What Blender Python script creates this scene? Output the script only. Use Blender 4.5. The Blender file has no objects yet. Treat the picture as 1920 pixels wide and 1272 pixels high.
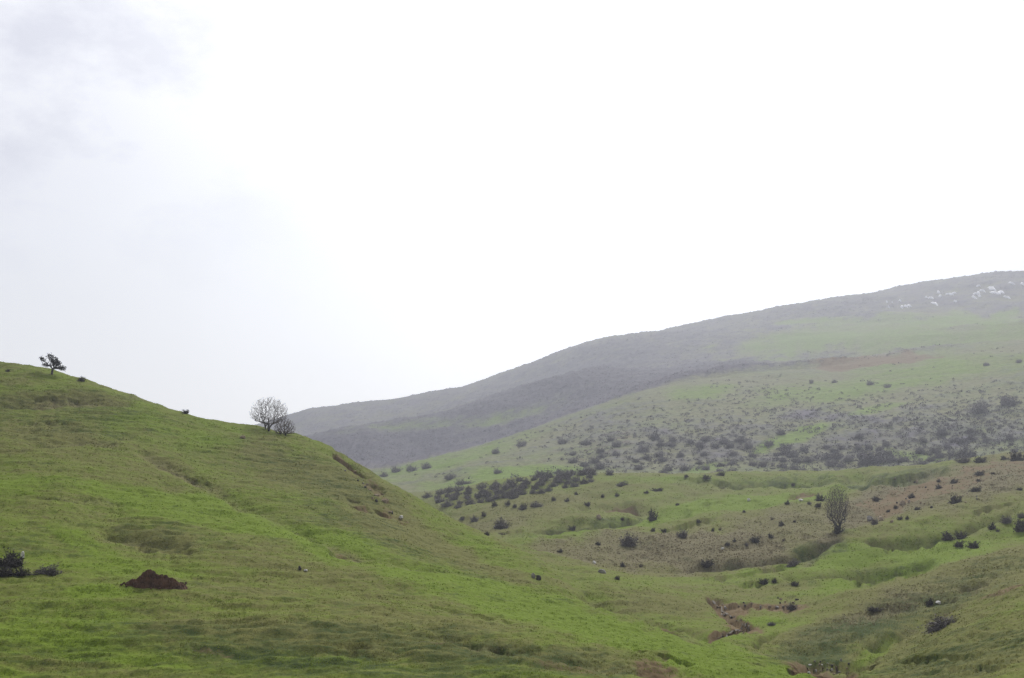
import bpy, math, random
import numpy as np

rng = np.random.default_rng(7)
random.seed(7)
sc = bpy.context.scene
COL = sc.collection
F, CX, CY, HOR = 2400.0, 960.0, 636.0, 850.0
PITCH = math.atan((HOR - CY) / F)
CP, SP = math.cos(PITCH), math.sin(PITCH)

# ------------------------------------------------------------------ view geometry
def ray(px, py):
    xc = (px - CX) / F; yc = (CY - py) / F
    return xc / (CP - yc * SP), (SP + yc * CP) / (CP - yc * SP)      # X/Y , Z/Y

def project(x, y, z):
    zc = y * CP + z * SP; yc = -y * SP + z * CP
    return CX + F * x / zc, CY - F * yc / zc

# ------------------------------------------------------------------ numpy noise
def _hash(ix, iy, seed):
    h = (ix.astype(np.int64) * 374761393 + iy.astype(np.int64) * 668265263 + seed * 974711) & 0xFFFFFFFF
    h = ((h ^ (h >> 13)) * 1274126177) & 0xFFFFFFFF
    return (h ^ (h >> 16)) & 0xFFFF

def noise(x, y, seed=0):
    x = np.asarray(x, float); y = np.asarray(y, float)
    ix = np.floor(x); iy = np.floor(y); fx = x - ix; fy = y - iy
    u = fx * fx * fx * (fx * (fx * 6 - 15) + 10); v = fy * fy * fy * (fy * (fy * 6 - 15) + 10)
    def g(dx, dy):
        a = _hash(ix + dx, iy + dy, seed) * (2 * math.pi / 65536.0)
        return np.cos(a) * (fx - dx) + np.sin(a) * (fy - dy)
    a = g(0, 0) * (1 - u) + g(1, 0) * u; b = g(0, 1) * (1 - u) + g(1, 1) * u
    return (a * (1 - v) + b * v) * 1.5

def fbm(x, y, seed=0, oct=4, gain=.5):
    s = 0; a = 1.0
    for k in range(oct):
        s = s + a * noise(x * 2 ** k + 17.3 * k, y * 2 ** k - 9.1 * k, seed + 31 * k); a *= gain
    return s

def sstep(a, b, x):
    t = np.clip((x - a) / (b - a), 0, 1); return t * t * (3 - 2 * t)

def pchip_eval(xk, yk, x):
    xk = np.asarray(xk, float); yk = np.asarray(yk, float)
    h = np.diff(xk); d = np.diff(yk) / h; m = np.zeros_like(yk)
    for i in range(1, len(xk) - 1):
        if d[i-1] * d[i] > 0:
            w1 = 2 * h[i] + h[i-1]; w2 = h[i] + 2 * h[i-1]
            m[i] = (w1 + w2) / (w1 / d[i-1] + w2 / d[i])
    m[0] = d[0]; m[-1] = d[-1]
    i = np.clip(np.searchsorted(xk, x) - 1, 0, len(h) - 1)
    t = (x - xk[i]) / h[i]
    return ((2*t**3 - 3*t**2 + 1) * yk[i] + (t**3 - 2*t**2 + t) * h[i] * m[i]
            + (-2*t**3 + 3*t**2) * yk[i+1] + (t**3 - t**2) * h[i] * m[i+1])

# ------------------------------------------------------------------ the land: crest, trough and slope lines (px, py, metres away)
CURVES = [
 # 0 underfoot, 1 dip below the frame, 2 foot of the near slopes
 [(-1500,1870,4),(3400,1870,4)],
 [(-1500,1350,22),(3400,1350,22)],
 [(-1500,1300,46),(0,1300,50),(700,1300,50),(1100,1300,50),(1400,1300,55),(1550,1290,62),(1650,1300,58),(1920,1300,46),(3400,1300,40)],
 # 3 low left hill
 [(-1500,1150,62),(0,1180,58),(300,1170,60),(700,1180,60),(1000,1200,60),(1200,1235,60),(1400,1260,62),(1550,1276,65),(1650,1268,64),(1920,1220,55),(3400,1180,48)],
 # 4 middle left hill
 [(-1500,900,95),(0,945,84),(300,965,86),(600,1012,86),(800,1070,84),(1000,1130,79),(1200,1200,71),(1400,1245,68),(1550,1270,66.6),(1650,1250,69),(1800,1195,67),(1920,1150,66),(3400,1080,60)],
 # 5 upper left hill
 [(-1500,760,125),(0,780,113),(150,800,112),(300,845,110),(450,885,109),(600,915,108),(720,965,104),(860,1035,99),(1000,1090,90),(1200,1170,80),(1400,1232,71),(1550,1264,67.5),(1650,1240,72),(1800,1165,77),(1920,1118,78),(3400,1030,72)],
 # 6 skyline / toe of the left hill
 [(-1500,640,150),(-400,668,140),(0,686,136),(100,701,135),(180,717,134),(260,745,133),(340,771,132),(480,802,130),(560,822,129),(640,853,127),(720,897,123),(800,947,119),(860,983,116),(915,1004,113),(1000,1042,107),(1060,1088,101),(1100,1120,96),(1200,1152,90),(1270,1178,85),(1340,1204,79),(1420,1225,73),(1500,1246,69.5),(1590,1262,68.5),(1640,1228,75),(1700,1195,82),(1800,1142,86),(1920,1090,89),(3400,1010,84)],
 # 7 trough behind it, bed of the stream
 [(-1500,780,175),(0,860,165),(340,900,160),(560,930,155),(720,982,146),(800,1010,138),(860,1030,131),(915,1034,126),(1000,1060,114),(1060,1093,104.5),(1100,1123,99),(1200,1152,94),(1270,1178,91),(1340,1204,85),(1420,1226,79),(1500,1250,74),(1590,1266,71.5),(1640,1221,78),(1700,1187,85),(1800,1130,90),(1920,1076,93),(3400,1000,90)],
 # 8 far side of the valley floor / edge of the right bank
 [(-1500,820,220),(0,900,205),(560,965,180),(720,1005,163),(860,1040,147),(915,1033,139),(1000,1047,124),(1060,1065,119),(1170,1092,112),(1270,1112,110),(1340,1130,107),(1420,1150,103),(1480,1150,103),(1600,1114,105),(1700,1083,107),(1800,1053,108),(1920,1030,109),(2400,975,108),(3400,900,106)],
 # 9 green strip behind the bank
 [(-1500,830,250),(0,905,235),(560,965,205),(720,1002,183),(860,1032,163),(915,1018,151),(1000,1032,139),(1060,1047,134),(1170,1079,127),(1270,1087,127),(1400,1078,129),(1550,1072,128),(1630,1100,124),(1700,1088,122),(1800,1060,121),(1920,1038,121),(2400,975,121),(3400,880,126)],
 # 10 lower brown slope
 [(-1500,840,280),(0,905,265),(560,965,235),(720,990,212),(860,1006,190),(915,998,176),(1000,1006,166),(1170,1006,160),(1270,992,164),(1400,992,160),(1570,997,152),(1700,982,152),(1800,966,154),(1920,955,154),(2400,900,152),(3400,830,150)],
 # 11 upper brown slope
 [(-1500,850,310),(0,905,295),(560,965,265),(720,972,250),(860,962,230),(1000,950,216),(1170,950,210),(1400,945,205),(1570,932,196),(1700,922,194),(1920,897,190),(2400,850,186),(3400,780,180)],
 # 12 bench
 [(-1500,860,350),(0,905,330),(560,962,305),(720,956,300),(800,936,290),(860,917,284),(1000,894,275),(1130,889,270),(1250,888,268),(1400,886,266),(1640,880,262),(1780,866,256),(1920,849,250),(2400,800,245),(3400,730,240)],
 # 13 hollow behind the bench
 [(-1500,880,400),(0,905,380),(560,942,355),(720,926,345),(800,922,340),(860,912,335),(1000,899,330),(1130,906,325),(1400,906,322),(1640,900,316),(1920,876,306),(2400,830,300),(3400,760,290)],
 # 14 scrub slope, 15 its top
 [(-1500,850,500),(0,880,480),(560,892,460),(720,898,430),(800,890,430),(860,876,430),(1000,855,440),(1200,816,450),(1500,790,450),(1920,752,430),(2400,700,420),(3400,600,400)],
 [(-1500,830,640),(0,850,620),(560,872,600),(720,884,530),(800,864,560),(880,843,575),(1000,804,600),(1100,772,612),(1200,737,622),(1300,713,630),(1500,695,640),(1760,662,640),(1920,640,630),(2400,570,610),(3400,450,580)],
 # 16 hollow, 17 wooded shoulder, 18 hollow
 [(-1500,835,760),(0,850,750),(560,872,740),(720,885,700),(880,848,710),(1000,808,720),(1200,739,722),(1300,709,722),(1500,686,722),(1760,652,722),(1920,632,712),(2400,560,700),(3400,435,660)],
 [(-1500,835,920),(0,850,900),(400,840,890),(580,820,880),(700,797,880),(850,767,880),(1000,732,880),(1130,695,878),(1300,680,850),(1500,660,832),(1760,630,820),(1920,612,812),(2400,535,800),(3400,410,760)],
 [(-1500,842,1000),(0,855,1000),(400,846,990),(580,826,980),(850,772,980),(1000,735,980),(1130,693,972),(1300,668,952),(1500,640,932),(1760,605,920),(1920,590,912),(2400,510,900),(3400,390,860)],
 # 19 far skyline, 20 beyond
 [(-1500,865,1520),(0,862,1510),(300,836,1500),(420,812,1490),(480,797,1480),(540,781,1450),(600,765,1430),(650,760,1415),(700,756,1400),(800,739,1400),(900,713,1400),(1000,681,1380),(1050,661,1370),(1150,634,1350),(1250,616,1340),(1330,608,1330),(1400,599,1320),(1520,570,1300),(1640,552,1290),(1760,539,1285),(1920,512,1280),(2400,430,1250),(3400,330,1200)],
 [(-1500,890,2100),(0,895,2100),(540,880,2100),(1000,760,2050),(1920,600,2000),(3400,420,1900)],
]
NROW = [8, 14, 60, 125, 125, 110, 14, 50, 44, 44, 60, 60, 16, 70, 60, 10, 44, 12, 90, 6]
pxs = np.concatenate([np.linspace(-1500, -120, 70, endpoint=False), np.linspace(-120, 0, 24, endpoint=False),
                      np.linspace(0, 1920, 720, endpoint=False), np.linspace(1920, 2040, 24, endpoint=False), np.linspace(2040, 3400, 70)])
nc = len(pxs)
KP = np.array([pchip_eval([c[0] for c in cv], [c[1] for c in cv], pxs) for cv in CURVES])
KY = np.array([pchip_eval([c[0] for c in cv], [c[2] for c in cv], pxs) for cv in CURVES])
# a little smoothing along each line so that its knots do not show as creases
def smooth_cols(A, n):
    for _ in range(n):
        B = A.copy(); B[:, 1:-1] = .25 * A[:, :-2] + .5 * A[:, 1:-1] + .25 * A[:, 2:]; A = B
    return A
KP = smooth_cols(KP, 6); KY = smooth_cols(KY, 30)
KX, KZ = ray(pxs[None, :], KP); KXr = KX; KZ = KZ * KY
tt = np.concatenate([k + np.arange(n) / n for k, n in enumerate(NROW)] + [[len(NROW)]])
nr = len(tt)
seg = np.minimum(tt.astype(int), len(NROW) - 1)
Yv = np.zeros((nr, nc)); Zv = np.zeros((nr, nc)); Bx = np.zeros((nr, nc))
kidx = np.arange(len(CURVES))
for j in range(nc):
    y = np.interp(tt, kidx, KY[:, j])
    Yv[:, j] = y; Zv[:, j] = pchip_eval(KY[:, j], KZ[:, j], y); Bx[:, j] = np.interp(tt, kidx, KXr[:, j])
Xv = Bx * Yv
PPX, PPY = project(Xv, Yv, Zv)             # where the smooth land shows, before the small relief
T2 = np.broadcast_to(tt[:, None], (nr, nc))
PX2 = np.broadcast_to(pxs[None, :], (nr, nc))

# ------------------------------------------------------------------ masks over the land
wob1 = fbm(PPX / 70, PPY / 34, 5, 3); wob2 = fbm(PPX / 55, PPY / 26, 9, 3)
def blob(px, py, rx, ry, ang=0, t0=0, t1=99, soft=.5, warp=.35):
    a = math.radians(ang); dx = PPX - px; dy = PPY - py
    u = (dx * math.cos(a) - dy * math.sin(a)) / rx + warp * wob1
    v = (dx * math.sin(a) + dy * math.cos(a)) / ry + warp * wob2
    d = np.sqrt(u * u + v * v)
    return (1 - sstep(1 - soft, 1 + soft, d)) * ((T2 >= t0) & (T2 <= t1))
def line(pts, w, t0=0, t1=99, vs=2.2, wob=6):
    """0..1 nearness to a polyline given in picture points; the vertical counts vs times because the ground lies flat"""
    best = np.full(PPX.shape, 1e9)
    qx = PPX + wob * wob1; qy = (PPY + wob * .4 * wob2) * vs
    for (x0, y0), (x1, y1) in zip(pts, pts[1:]):
        y0 *= vs; y1 = y1 * vs
        L2 = (x1-x0)**2 + (y1-y0)**2
        s = np.clip(((qx-x0)*(x1-x0) + (qy-y0)*(y1-y0)) / L2, 0, 1)
        best = np.minimum(best, np.hypot(qx - x0 - s*(x1-x0), qy - y0 - s*(y1-y0)))
    return np.exp(-(best / w) ** 2) * ((T2 >= t0) & (T2 <= t1))

W = Xv; D = Yv
n_big = fbm(W / 16, D / 22, 21, 4); n_mid = fbm(W / 4.5, D / 6, 22, 4); n_sm = fbm(W / 1.3, D / 1.6, 23, 3)
n_far = fbm(W / 60, D / 90, 24, 4); n_farm = fbm(W / 14, D / 18, 25, 4)
near = T2 < 7; mid = (T2 >= 7) & (T2 < 12.3); scrubz = (T2 >= 12.3) & (T2 < 15.3); shoulder = (T2 >= 15.3) & (T2 < 17.5); mount = T2 >= 17.5
leftside = 1 - sstep(1480, 1620, PX2)
lush = .42 + .22 * n_big + .16 * n_mid; soil = np.zeros_like(W); scrub = np.zeros_like(W)
streak = fbm(W / 5.5 + .4 * n_mid, (D + 3 * Zv) / 1.0, 61, 3); lush = lush + .17 * streak * (T2 < 12.4) - .03 * n_sm
scrub = scrub + np.clip(-.30 * streak - .10, 0, .3) * (T2 < 12.4)
# left hill
L = dict(t0=1.5, t1=7)
for (x, y, rx, ry, an, s) in [(120,925,260,22,-3,.45),(480,985,240,20,-8,.5),(330,935,160,16,-6,.3),(700,1045,200,24,-14,.35),(900,1110,260,26,-14,.45),(1150,1190,220,24,-14,.4),(930,1040,90,16,-28,.35),
        (1360,1240,190,34,-14,.5),(190,1118,60,9,0,.6),(250,1060,160,16,-2,.3),(170,1020,60,14,-20,.4),(100,1180,160,22,4,.25),(230,1225,120,20,-8,.3),(500,1240,160,16,0,.2),(540,760,80,12,-15,.1),
        (240,795,90,14,-8,.25),(400,825,60,10,-10,.3),(60,700,80,10,-4,.15)]:
    lush = lush + s * blob(x, y, rx, ry, an, **L)
for (x, y, rx, ry, an, s) in [(110,745,120,14,-2,.55),(90,800,80,14,0,.3),(310,872,60,9,-28,.5),(170,825,60,8,-10,.4),(560,885,130,40,-25,.25),(700,940,90,46,-35,.4),(780,1000,110,22,-26,.35),(650,1035,90,9,-24,.45),
        (300,1012,80,14,-10,.5),(150,940,90,8,-5,.4),(1000,1085,120,9,-15,.3),(680,1200,200,28,-3,.42),(450,1180,150,16,-5,.35),(1050,1235,190,26,-6,.45),(860,1170,170,14,-8,.3),(480,1105,90,8,-4,.3),(100,1240,140,12,-4,.2),(20,715,40,8,0,.3)]:
    lush = lush - s * blob(x, y, rx, ry, an, **L); scrub = scrub + .25 * s * blob(x, y, rx, ry, an, **L)
for (x, y, rx, ry, an, s) in [(655,872,34,4,-38,.6),(700,905,22,4,-36,.5),(705,925,26,5,-36,.6),(680,955,22,4,-30,.6),(730,960,40,8,-34,.45),(665,890,16,4,-30,.4),(1230,1252,45,8,-8,.75),(1060,1250,70,9,-4,.5),(640,1032,40,4,-22,.5),
        (330,1165,30,5,-10,.3),(400,1222,40,6,-6,.4),(850,1205,60,7,-5,.35),(1230,1160,50,7,-25,.5)]:
    soil = soil + s * blob(x, y, rx, ry, an, t0=1.5, t1=7, warp=.6)
# valley floor and right bank
for (x, y, rx, ry, an, s) in [(1420,1190,150,14,8,.35),(1620,1085,110,10,12,.5),(1780,1045,110,10,10,.5),(1560,1060,160,14,4,.35),(1330,1090,150,10,0,.35),(1640,1215,60,9,28,.6),(1480,1215,90,12,16,.3),(1760,1140,110,18,25,.15),(1430,1165,50,9,0,.4)]:
    lush = lush + s * blob(x, y, rx, ry, an, t0=5.5, t1=9.7)
for (x, y, rx, ry, an, s) in [(1820,1085,220,44,20,.6),(1640,1140,150,24,22,.5),(1750,1190,170,22,24,.15),(1240,1130,110,16,-8,.4),(1830,1235,160,34,15,.3),(1560,1190,150,26,20,.45),(1680,1150,150,30,22,.3)]:
    b = blob(x, y, rx, ry, an, t0=2, t1=8.4); lush = lush - s * b; scrub = scrub + .5 * s * b
for (x, y, rx, ry, an, s) in [(1440,1137,62,7,-2,.8),(1375,1142,26,9,-6,.8),(1395,1180,34,10,-12,.75),(1350,1195,18,7,0,.6),(1545,1262,50,13,-3,1.0),(1530,1242,60,5,0,.5),(1880,1115,40,7,18,.7),(1770,1150,60,7,24,.3),(1830,1105,40,6,20,.4)]:
    soil = soil + s * blob(x, y, rx, ry, an, t0=2, t1=9, warp=.5)
# brown slope and bench
M_ = dict(t0=9.05, t1=12.6)
lush = np.where(mid, lush - .08, lush)
for (x, y, rx, ry, an, s) in [(1230,1035,230,36,0,.8),(1420,1010,190,38,8,.7),(1480,960,90,16,6,.3),(1000,950,140,24,12,.3),(1660,935,80,24,10,.7),(1790,915,190,36,12,.8),(1880,880,90,24,14,.7),(1620,960,60,18,10,.5),(930,985,60,14,10,.3)]:
    b = blob(x, y, rx, ry, an, **M_); lush = lush - s * b; scrub = scrub + .95 * s * b
for (x, y, rx, ry, an, s) in [(1060,1012,120,11,3,.55),(1200,975,150,12,9,.65),(1400,940,130,10,3,.65),(1330,952,90,9,6,.4),(1560,1000,50,7,0,.6),(1560,915,90,8,6,.3),(1640,1040,190,16,8,.4),(1860,1010,100,12,18,.3),(1250,900,120,7,0,.25),(1500,895,150,7,2,.25),(1100,990,80,8,8,.4)]:
    lush = lush + s * blob(x, y, rx, ry, an, **M_)
brk = sstep(-.15, .5, n_sm + .5 * n_mid)
for (x, y, rx, ry, an, s) in [(1165,951,34,6,4,1.0),(1505,928,26,6,2,.6),(1790,905,130,19,14,.85),(1690,937,46,20,30,.95),(1660,962,28,9,24,.9),(1870,868,70,10,14,.8),(1640,938,40,12,8,.7),(1740,918,60,14,14,.5),(1400,935,40,4,2,.3)]:
    soil = soil + s * blob(x, y, rx, ry, an, t0=9, t1=12.6, warp=.6) * (.35 + .8 * brk)
# scrub slope, shoulder, mountain
lush = np.where(scrubz, .26 + .25 * n_far + .12 * n_farm, lush)
scrub = np.where(scrubz, .24 + .16 * n_far + .26 * n_farm, scrub)
S_ = dict(t0=12.6, t1=15.4)
for (x, y, rx, ry, an, s) in [(800,875,110,14,14,.3),(1000,885,110,10,2,.75),(880,905,90,9,6,.5),(1310,735,60,13,5,.6),(1480,822,62,11,16,.75),(1620,715,180,20,8,.35),(1320,880,30,8,20,.5),(1560,740,110,16,6,.3),(1780,690,150,26,8,.25),(900,850,110,10,18,.35),(1720,858,60,8,-12,.45),(1650,765,70,7,14,.5)]:
    b = blob(x, y, rx, ry, an, **S_); lush = lush + s * b; scrub = scrub - s * b
for (x, y, rx, ry, an, s) in [(1300,830,220,36,10,.3),(1560,780,90,10,0,.4),(1560,845,260,26,3,.3),(1780,800,200,40,0,.25),(1130,800,120,26,18,.25)]:
    scrub = scrub + s * blob(x, y, rx, ry, an, **S_)
soil = soil + .85 * blob(1630,681,125,9,5,13.5,16.5,warp=.25,soft=.35) + .3 * blob(1100,845,130,22,14,**S_)
lush = np.where(shoulder, .25 + .2 * n_far, lush); opn = 1 - .5 * sstep(1330, 1560, PX2)
scrub = np.where(shoulder, .98 * opn + .2 * n_far + .15 * n_farm, scrub)
lush = np.where(mount, .15 + .2 * n_far, lush); scrub = np.where(mount, .72 + .25 * n_far + .2 * n_farm, scrub)
for (x, y, rx, ry, an, s) in [(840,790,150,11,4,.65),(1000,772,110,12,14,.4),(680,812,90,10,4,.35)]:
    b = blob(x, y, rx, ry, an, 15.3, 17.3); lush = lush + .6 * s * b; scrub = scrub - s * b
for (x, y, rx, ry, an, s) in [(1700,612,240,20,3,.6),(1480,645,120,12,4,.6),(1620,640,160,12,2,.4),(1850,600,120,16,4,.45),(1520,604,60,6,4,.5),(1420,668,70,5,2,.6),(1800,640,160,10,4,.5),(1900,655,80,14,6,.4)]:
    b = blob(x, y, rx, ry, an, 15.3, 20, warp=.6); lush = lush + .7 * s * b; scrub = scrub - s * b
# tussock and rush plus painted slope shade, dark leafless wood on the shoulders
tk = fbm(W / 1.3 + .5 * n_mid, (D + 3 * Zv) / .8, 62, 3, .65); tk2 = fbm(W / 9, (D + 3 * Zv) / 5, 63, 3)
tuss_shade = np.where(T2 < 12.4, .02 + .30 * tk + .22 * tk2 - .10 * np.clip(lush - .5, 0, 1), 0.0)  # level dark streaks of tussock, also standing in for shaded terrace faces
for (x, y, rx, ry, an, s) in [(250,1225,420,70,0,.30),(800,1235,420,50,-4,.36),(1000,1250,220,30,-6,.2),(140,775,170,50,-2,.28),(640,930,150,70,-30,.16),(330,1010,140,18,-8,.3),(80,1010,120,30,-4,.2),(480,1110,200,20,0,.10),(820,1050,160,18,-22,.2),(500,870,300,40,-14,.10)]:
    tuss_shade = tuss_shade + s * blob(x, y, rx, ry, an, t0=1.5, t1=7)
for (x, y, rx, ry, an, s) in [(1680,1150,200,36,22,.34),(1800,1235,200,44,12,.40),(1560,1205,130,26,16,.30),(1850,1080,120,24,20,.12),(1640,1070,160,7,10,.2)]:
    tuss_shade = tuss_shade + s * blob(x, y, rx, ry, an, t0=2, t1=9.6)
for (x, y, rx, ry, an, s) in [(1500,898,160,9,2,.35),(1680,892,110,9,10,.45),(1100,980,140,7,9,.35),(1540,1030,50,14,0,.4),(1780,1000,150,8,12,.3),(1430,1052,140,8,5,.25)]:  # the blob below left of the oval tree paints its soft shadow
    tuss_shade = tuss_shade + s * blob(x, y, rx, ry, an, t0=8.6, t1=12.6)
tuss_shade = np.where(shoulder, .25 * (2 * opn - 1) + .55 * opn * np.clip(scrub, 0, 1) + .2 * n_farm, tuss_shade); tuss_shade = np.where(mount, .25 * np.clip(scrub, 0, 1) + .2 * n_farm, tuss_shade)
for (x, y, rx, ry, an, s) in [(1180,680,200,40,12,.3),(1000,720,200,24,14,.2),(1700,560,300,24,8,.15)]: tuss_shade = tuss_shade + s * blob(x, y, rx, ry, an, 17.3, 20)
tuss_shade = np.clip(tuss_shade, 0, 1)
lush = np.clip(lush, 0, 1); soil = np.clip(soil, 0, 1); scrub = np.clip(scrub, 0, 1)

# ------------------------------------------------------------------ relief: hummocks, sheep paths, gullies, slumps, the stream cut
rel = np.zeros_like(W)
nearw = 1 - sstep(240, 330, D)
terr = fbm(W / 8 + .3 * n_mid, (D + 5 * Zv) / 1.7, 41, 3)            # long level ridges along the contour
rel += nearw * (.36 * fbm(W / 13, D / 13, 31, 2) + .10 * fbm(W / 4, D / 4, 32, 2) + .085 * terr)
fine = 1 - sstep(100, 190, D)
tpath = (D + 4 * Zv + .8 * fbm(W / 6, D / 6, 43, 2))
rel += fine * (.03 + .07 * np.clip(.3 + scrub * 1.5 + .6 * fbm(W / 11, D / 9, 44, 2), 0, 1)) * fbm(W / 2.6, tpath / 1.15, 42, 2, .6)
rel += fine * (.07 * fbm(W / 1.5, D / 1.3, 33, 2) + .04 * fbm(W / .55, D / .5, 34, 2))
rough = np.clip(.2 + scrub * 1.5 + .5 * fbm(W / 9, D / 9, 36, 2), .08, 1.6)
rel += fine * rough * .10 * np.abs(fbm(W / 1.1, D / .7, 35, 2))
rel += sstep(110, 150, D) * nearw * (.17 * fbm(W / 2.2, D / 2.5, 33, 3) + .6 * (fbm((W - .7 * D) / 11, (D + .5 * W) / 34, 37, 3)))
for pts, w, dep in [([(270,852),(330,878),(400,915),(460,950),(560,990),(640,1030),(760,1062),(900,1082),(1020,1096)], 16, .3),
                    ([(0,760),(80,752),(160,745),(230,758)], 18, .35), ([(200,1000),(270,1010),(340,1022)], 16, .4),
                    ([(60,835),(180,825),(240,820)], 14, .3), 
                    ([(1100,1126),(1180,1146),(1270,1182),(1330,1204)], 12, .4), ([(820,1190),(960,1218),(1080,1240),(1240,1262)], 16, .18)]:
    ln_ = line(pts, w, 1.5, 7.4); rel -= 1.3 * dep * ln_; scrub = np.clip(scrub + .30 * ln_, 0, 1); lush = np.clip(lush - .12 * ln_, 0, 1)
for pts, w, dep in [([(1635,1208),(1690,1190),(1740,1168),(1790,1140)], 12, .35), ([(1510,1236),(1560,1238),(1590,1240),(1640,1228)], 8, .25),
                    ([(1600,1150),(1640,1142),(1700,1138)], 14, .35), ([(1800,1100),(1870,1078)], 8, .35), ([(1740,1130),(1780,1118)], 9, .35), ([(1420,1208),(1450,1198)], 6, .35)]:
    ln_ = line(pts, w, 2, 8.4); rel -= 1.3 * dep * ln_; scrub = np.clip(scrub + .25 * ln_, 0, 1)
for pts, w, dep in [([(1300,1062),(1420,1050),(1480,1045),(1560,1020)], 12, .7), ([(1600,905),(1720,895),(1760,886)], 12, .9), ([(1480,1085),(1640,1078),(1740,1055)], 12, .6),
                    ([(1640,1022),(1740,1010),(1820,985),(1900,960)], 12, .8), ([(1000,990),(1120,978),(1200,965),(1280,962)], 14, .8), ([(1100,955),(1165,947),(1215,952)], 10, .7),([(1380,905),(1500,900),(1620,892)], 14, 1.2), ([(1560,1005),(1540,1030),(1510,1055)],20,.2)]:
    ln_ = line(pts, w, 8.3, 12.6); rel -= 1.8 * dep * ln_; scrub = np.clip(scrub + .35 * ln_, 0, 1)
# small scarps: turf torn and stepped down on the near side, bare earth showing in the face
def scarp(pts, dep, reach, t0, t1, earth=.6):
    global rel, soil, scrub
    dep *= 1.15
    if t1 == 6.6 and earth < .4: dep *= .55; reach *= 1.6
    if t0 == 2: dep *= .75
    xs = [p[0] for p in pts]; L_ = xs[-1] - xs[0]
    c0, c1 = np.searchsorted(pxs, xs[0] - 12), np.searchsorted(pxs, xs[-1] + 12)
    P = pxs[c0:c1]; r0, r1 = np.searchsorted(tt, t0), np.searchsorted(tt, t1); S = np.s_[r0:r1, c0:c1]
    yl = np.interp(P, xs, [p[1] for p in pts]) + 1.6 * fbm(P / 16, P * 0 + pts[0][1], 91, 2)
    s_ = PPY[S] - yl[None, :]; u = np.clip((P - xs[0]) / L_, 0, 1)
    ends = (np.clip(np.minimum(u, 1 - u) * 7, 0, 1) * np.clip(.75 + .8 * fbm(P / 22, P * 0 + 3, int(xs[0]), 2), .1, 1.3))[None, :]
    fall = ends * np.where(s_ > 0, np.exp(-np.maximum(s_, 0) / reach), 0)
    rel[S] -= dep * fall
    soil[S] = np.clip(soil[S] + earth * ends * np.exp(-((s_ - 1.5) / 2.6) ** 2), 0, 1)
    scrub[S] = np.clip(scrub[S] + .35 * fall, 0, 1)
LH = (1.5, 6.6)
for a_ in [([(618,844),(650,862),(692,891)], .5, 7, *LH, 1.0), ([(688,904),(724,926)], .45, 5, *LH, .9), ([(654,947),(700,959)], .5, 6, *LH, .7), ([(650,932),(676,938)], .45, 5, *LH, .6), ([(700,955),(735,965)], .4, 5, *LH, .6),
           ([(1090,1122),(1180,1146),(1275,1181)], .55, 10, 1.5, 6.9, .35), ([(280,862),(340,880),(410,908)], .4, 12, *LH, .1), ([(225,1006),(300,1024),(380,1034)], .45, 12, *LH, .1), ([(45,743),(120,738),(185,747)], .5, 12, *LH, .1),
           ([(30,790),(90,786),(150,792)], .35, 10, *LH, 0), ([(130,823),(190,826),(235,836)], .35, 8, *LH, .1), ([(1180,1224),(1240,1236),(1310,1254)], .2, 9, 1.5, 6, .5), ([(640,1206),(700,1208),(770,1224)], .22, 12, *LH, .1),
           ([(860,1198),(930,1208),(1000,1230)], .4, 12, *LH, .15), ([(610,1028),(650,1034),(690,1046)], .4, 7, *LH, .4), ([(100,943),(180,940),(240,946)], .3, 10, *LH, 0), ([(300,1205),(380,1212)], .3, 8, *LH, .3), ([(780,1120),(900,1146),(980,1170)], .3, 10, *LH, .1)]: scarp(*a_)
RB = (2, 8.6)
for a_ in [([(1636,1211),(1690,1191),(1744,1168)], .7, 7, *RB, .35), ([(1495,1240),(1545,1233),(1600,1239),(1650,1234)], .85, 9, *RB, .6), ([(1795,1101),(1865,1081)], .45, 6, *RB, .2), ([(1735,1129),(1795,1114)], .5, 8, *RB, .3), ([(1585,1162),(1655,1148)], .45, 9, *RB, 0),
           ([(1408,1210),(1445,1200)], .4, 6, *RB, .1), ([(1338,1133),(1400,1131),(1496,1136)], .5, 10, 6.4, 8.9, .9), ([(1320,1118),(1372,1128)], .4, 5, 6.4, 9, .5), ([(1352,1146),(1380,1156),(1416,1172)], .5, 6, 6.4, 8.8, .9), ([(1332,1194),(1376,1183),(1420,1174)], .5, 6, 6.4, 8.8, .9), ([(1473,1258),(1514,1263)], .7, 6, 2, 6.2, .6),
           ([(1420,1180),(1500,1150)], .3, 8, *RB, .1), ([(1680,1240),(1760,1225),(1850,1222)], .4, 10, *RB, 0), ([(1720,1262),(1800,1250),(1900,1248)], .4, 10, *RB, 0), ([(1560,1205),(1620,1196)], .35, 8, *RB, 0)]: scarp(*a_)
MS = (8.2, 12.6)
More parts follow.
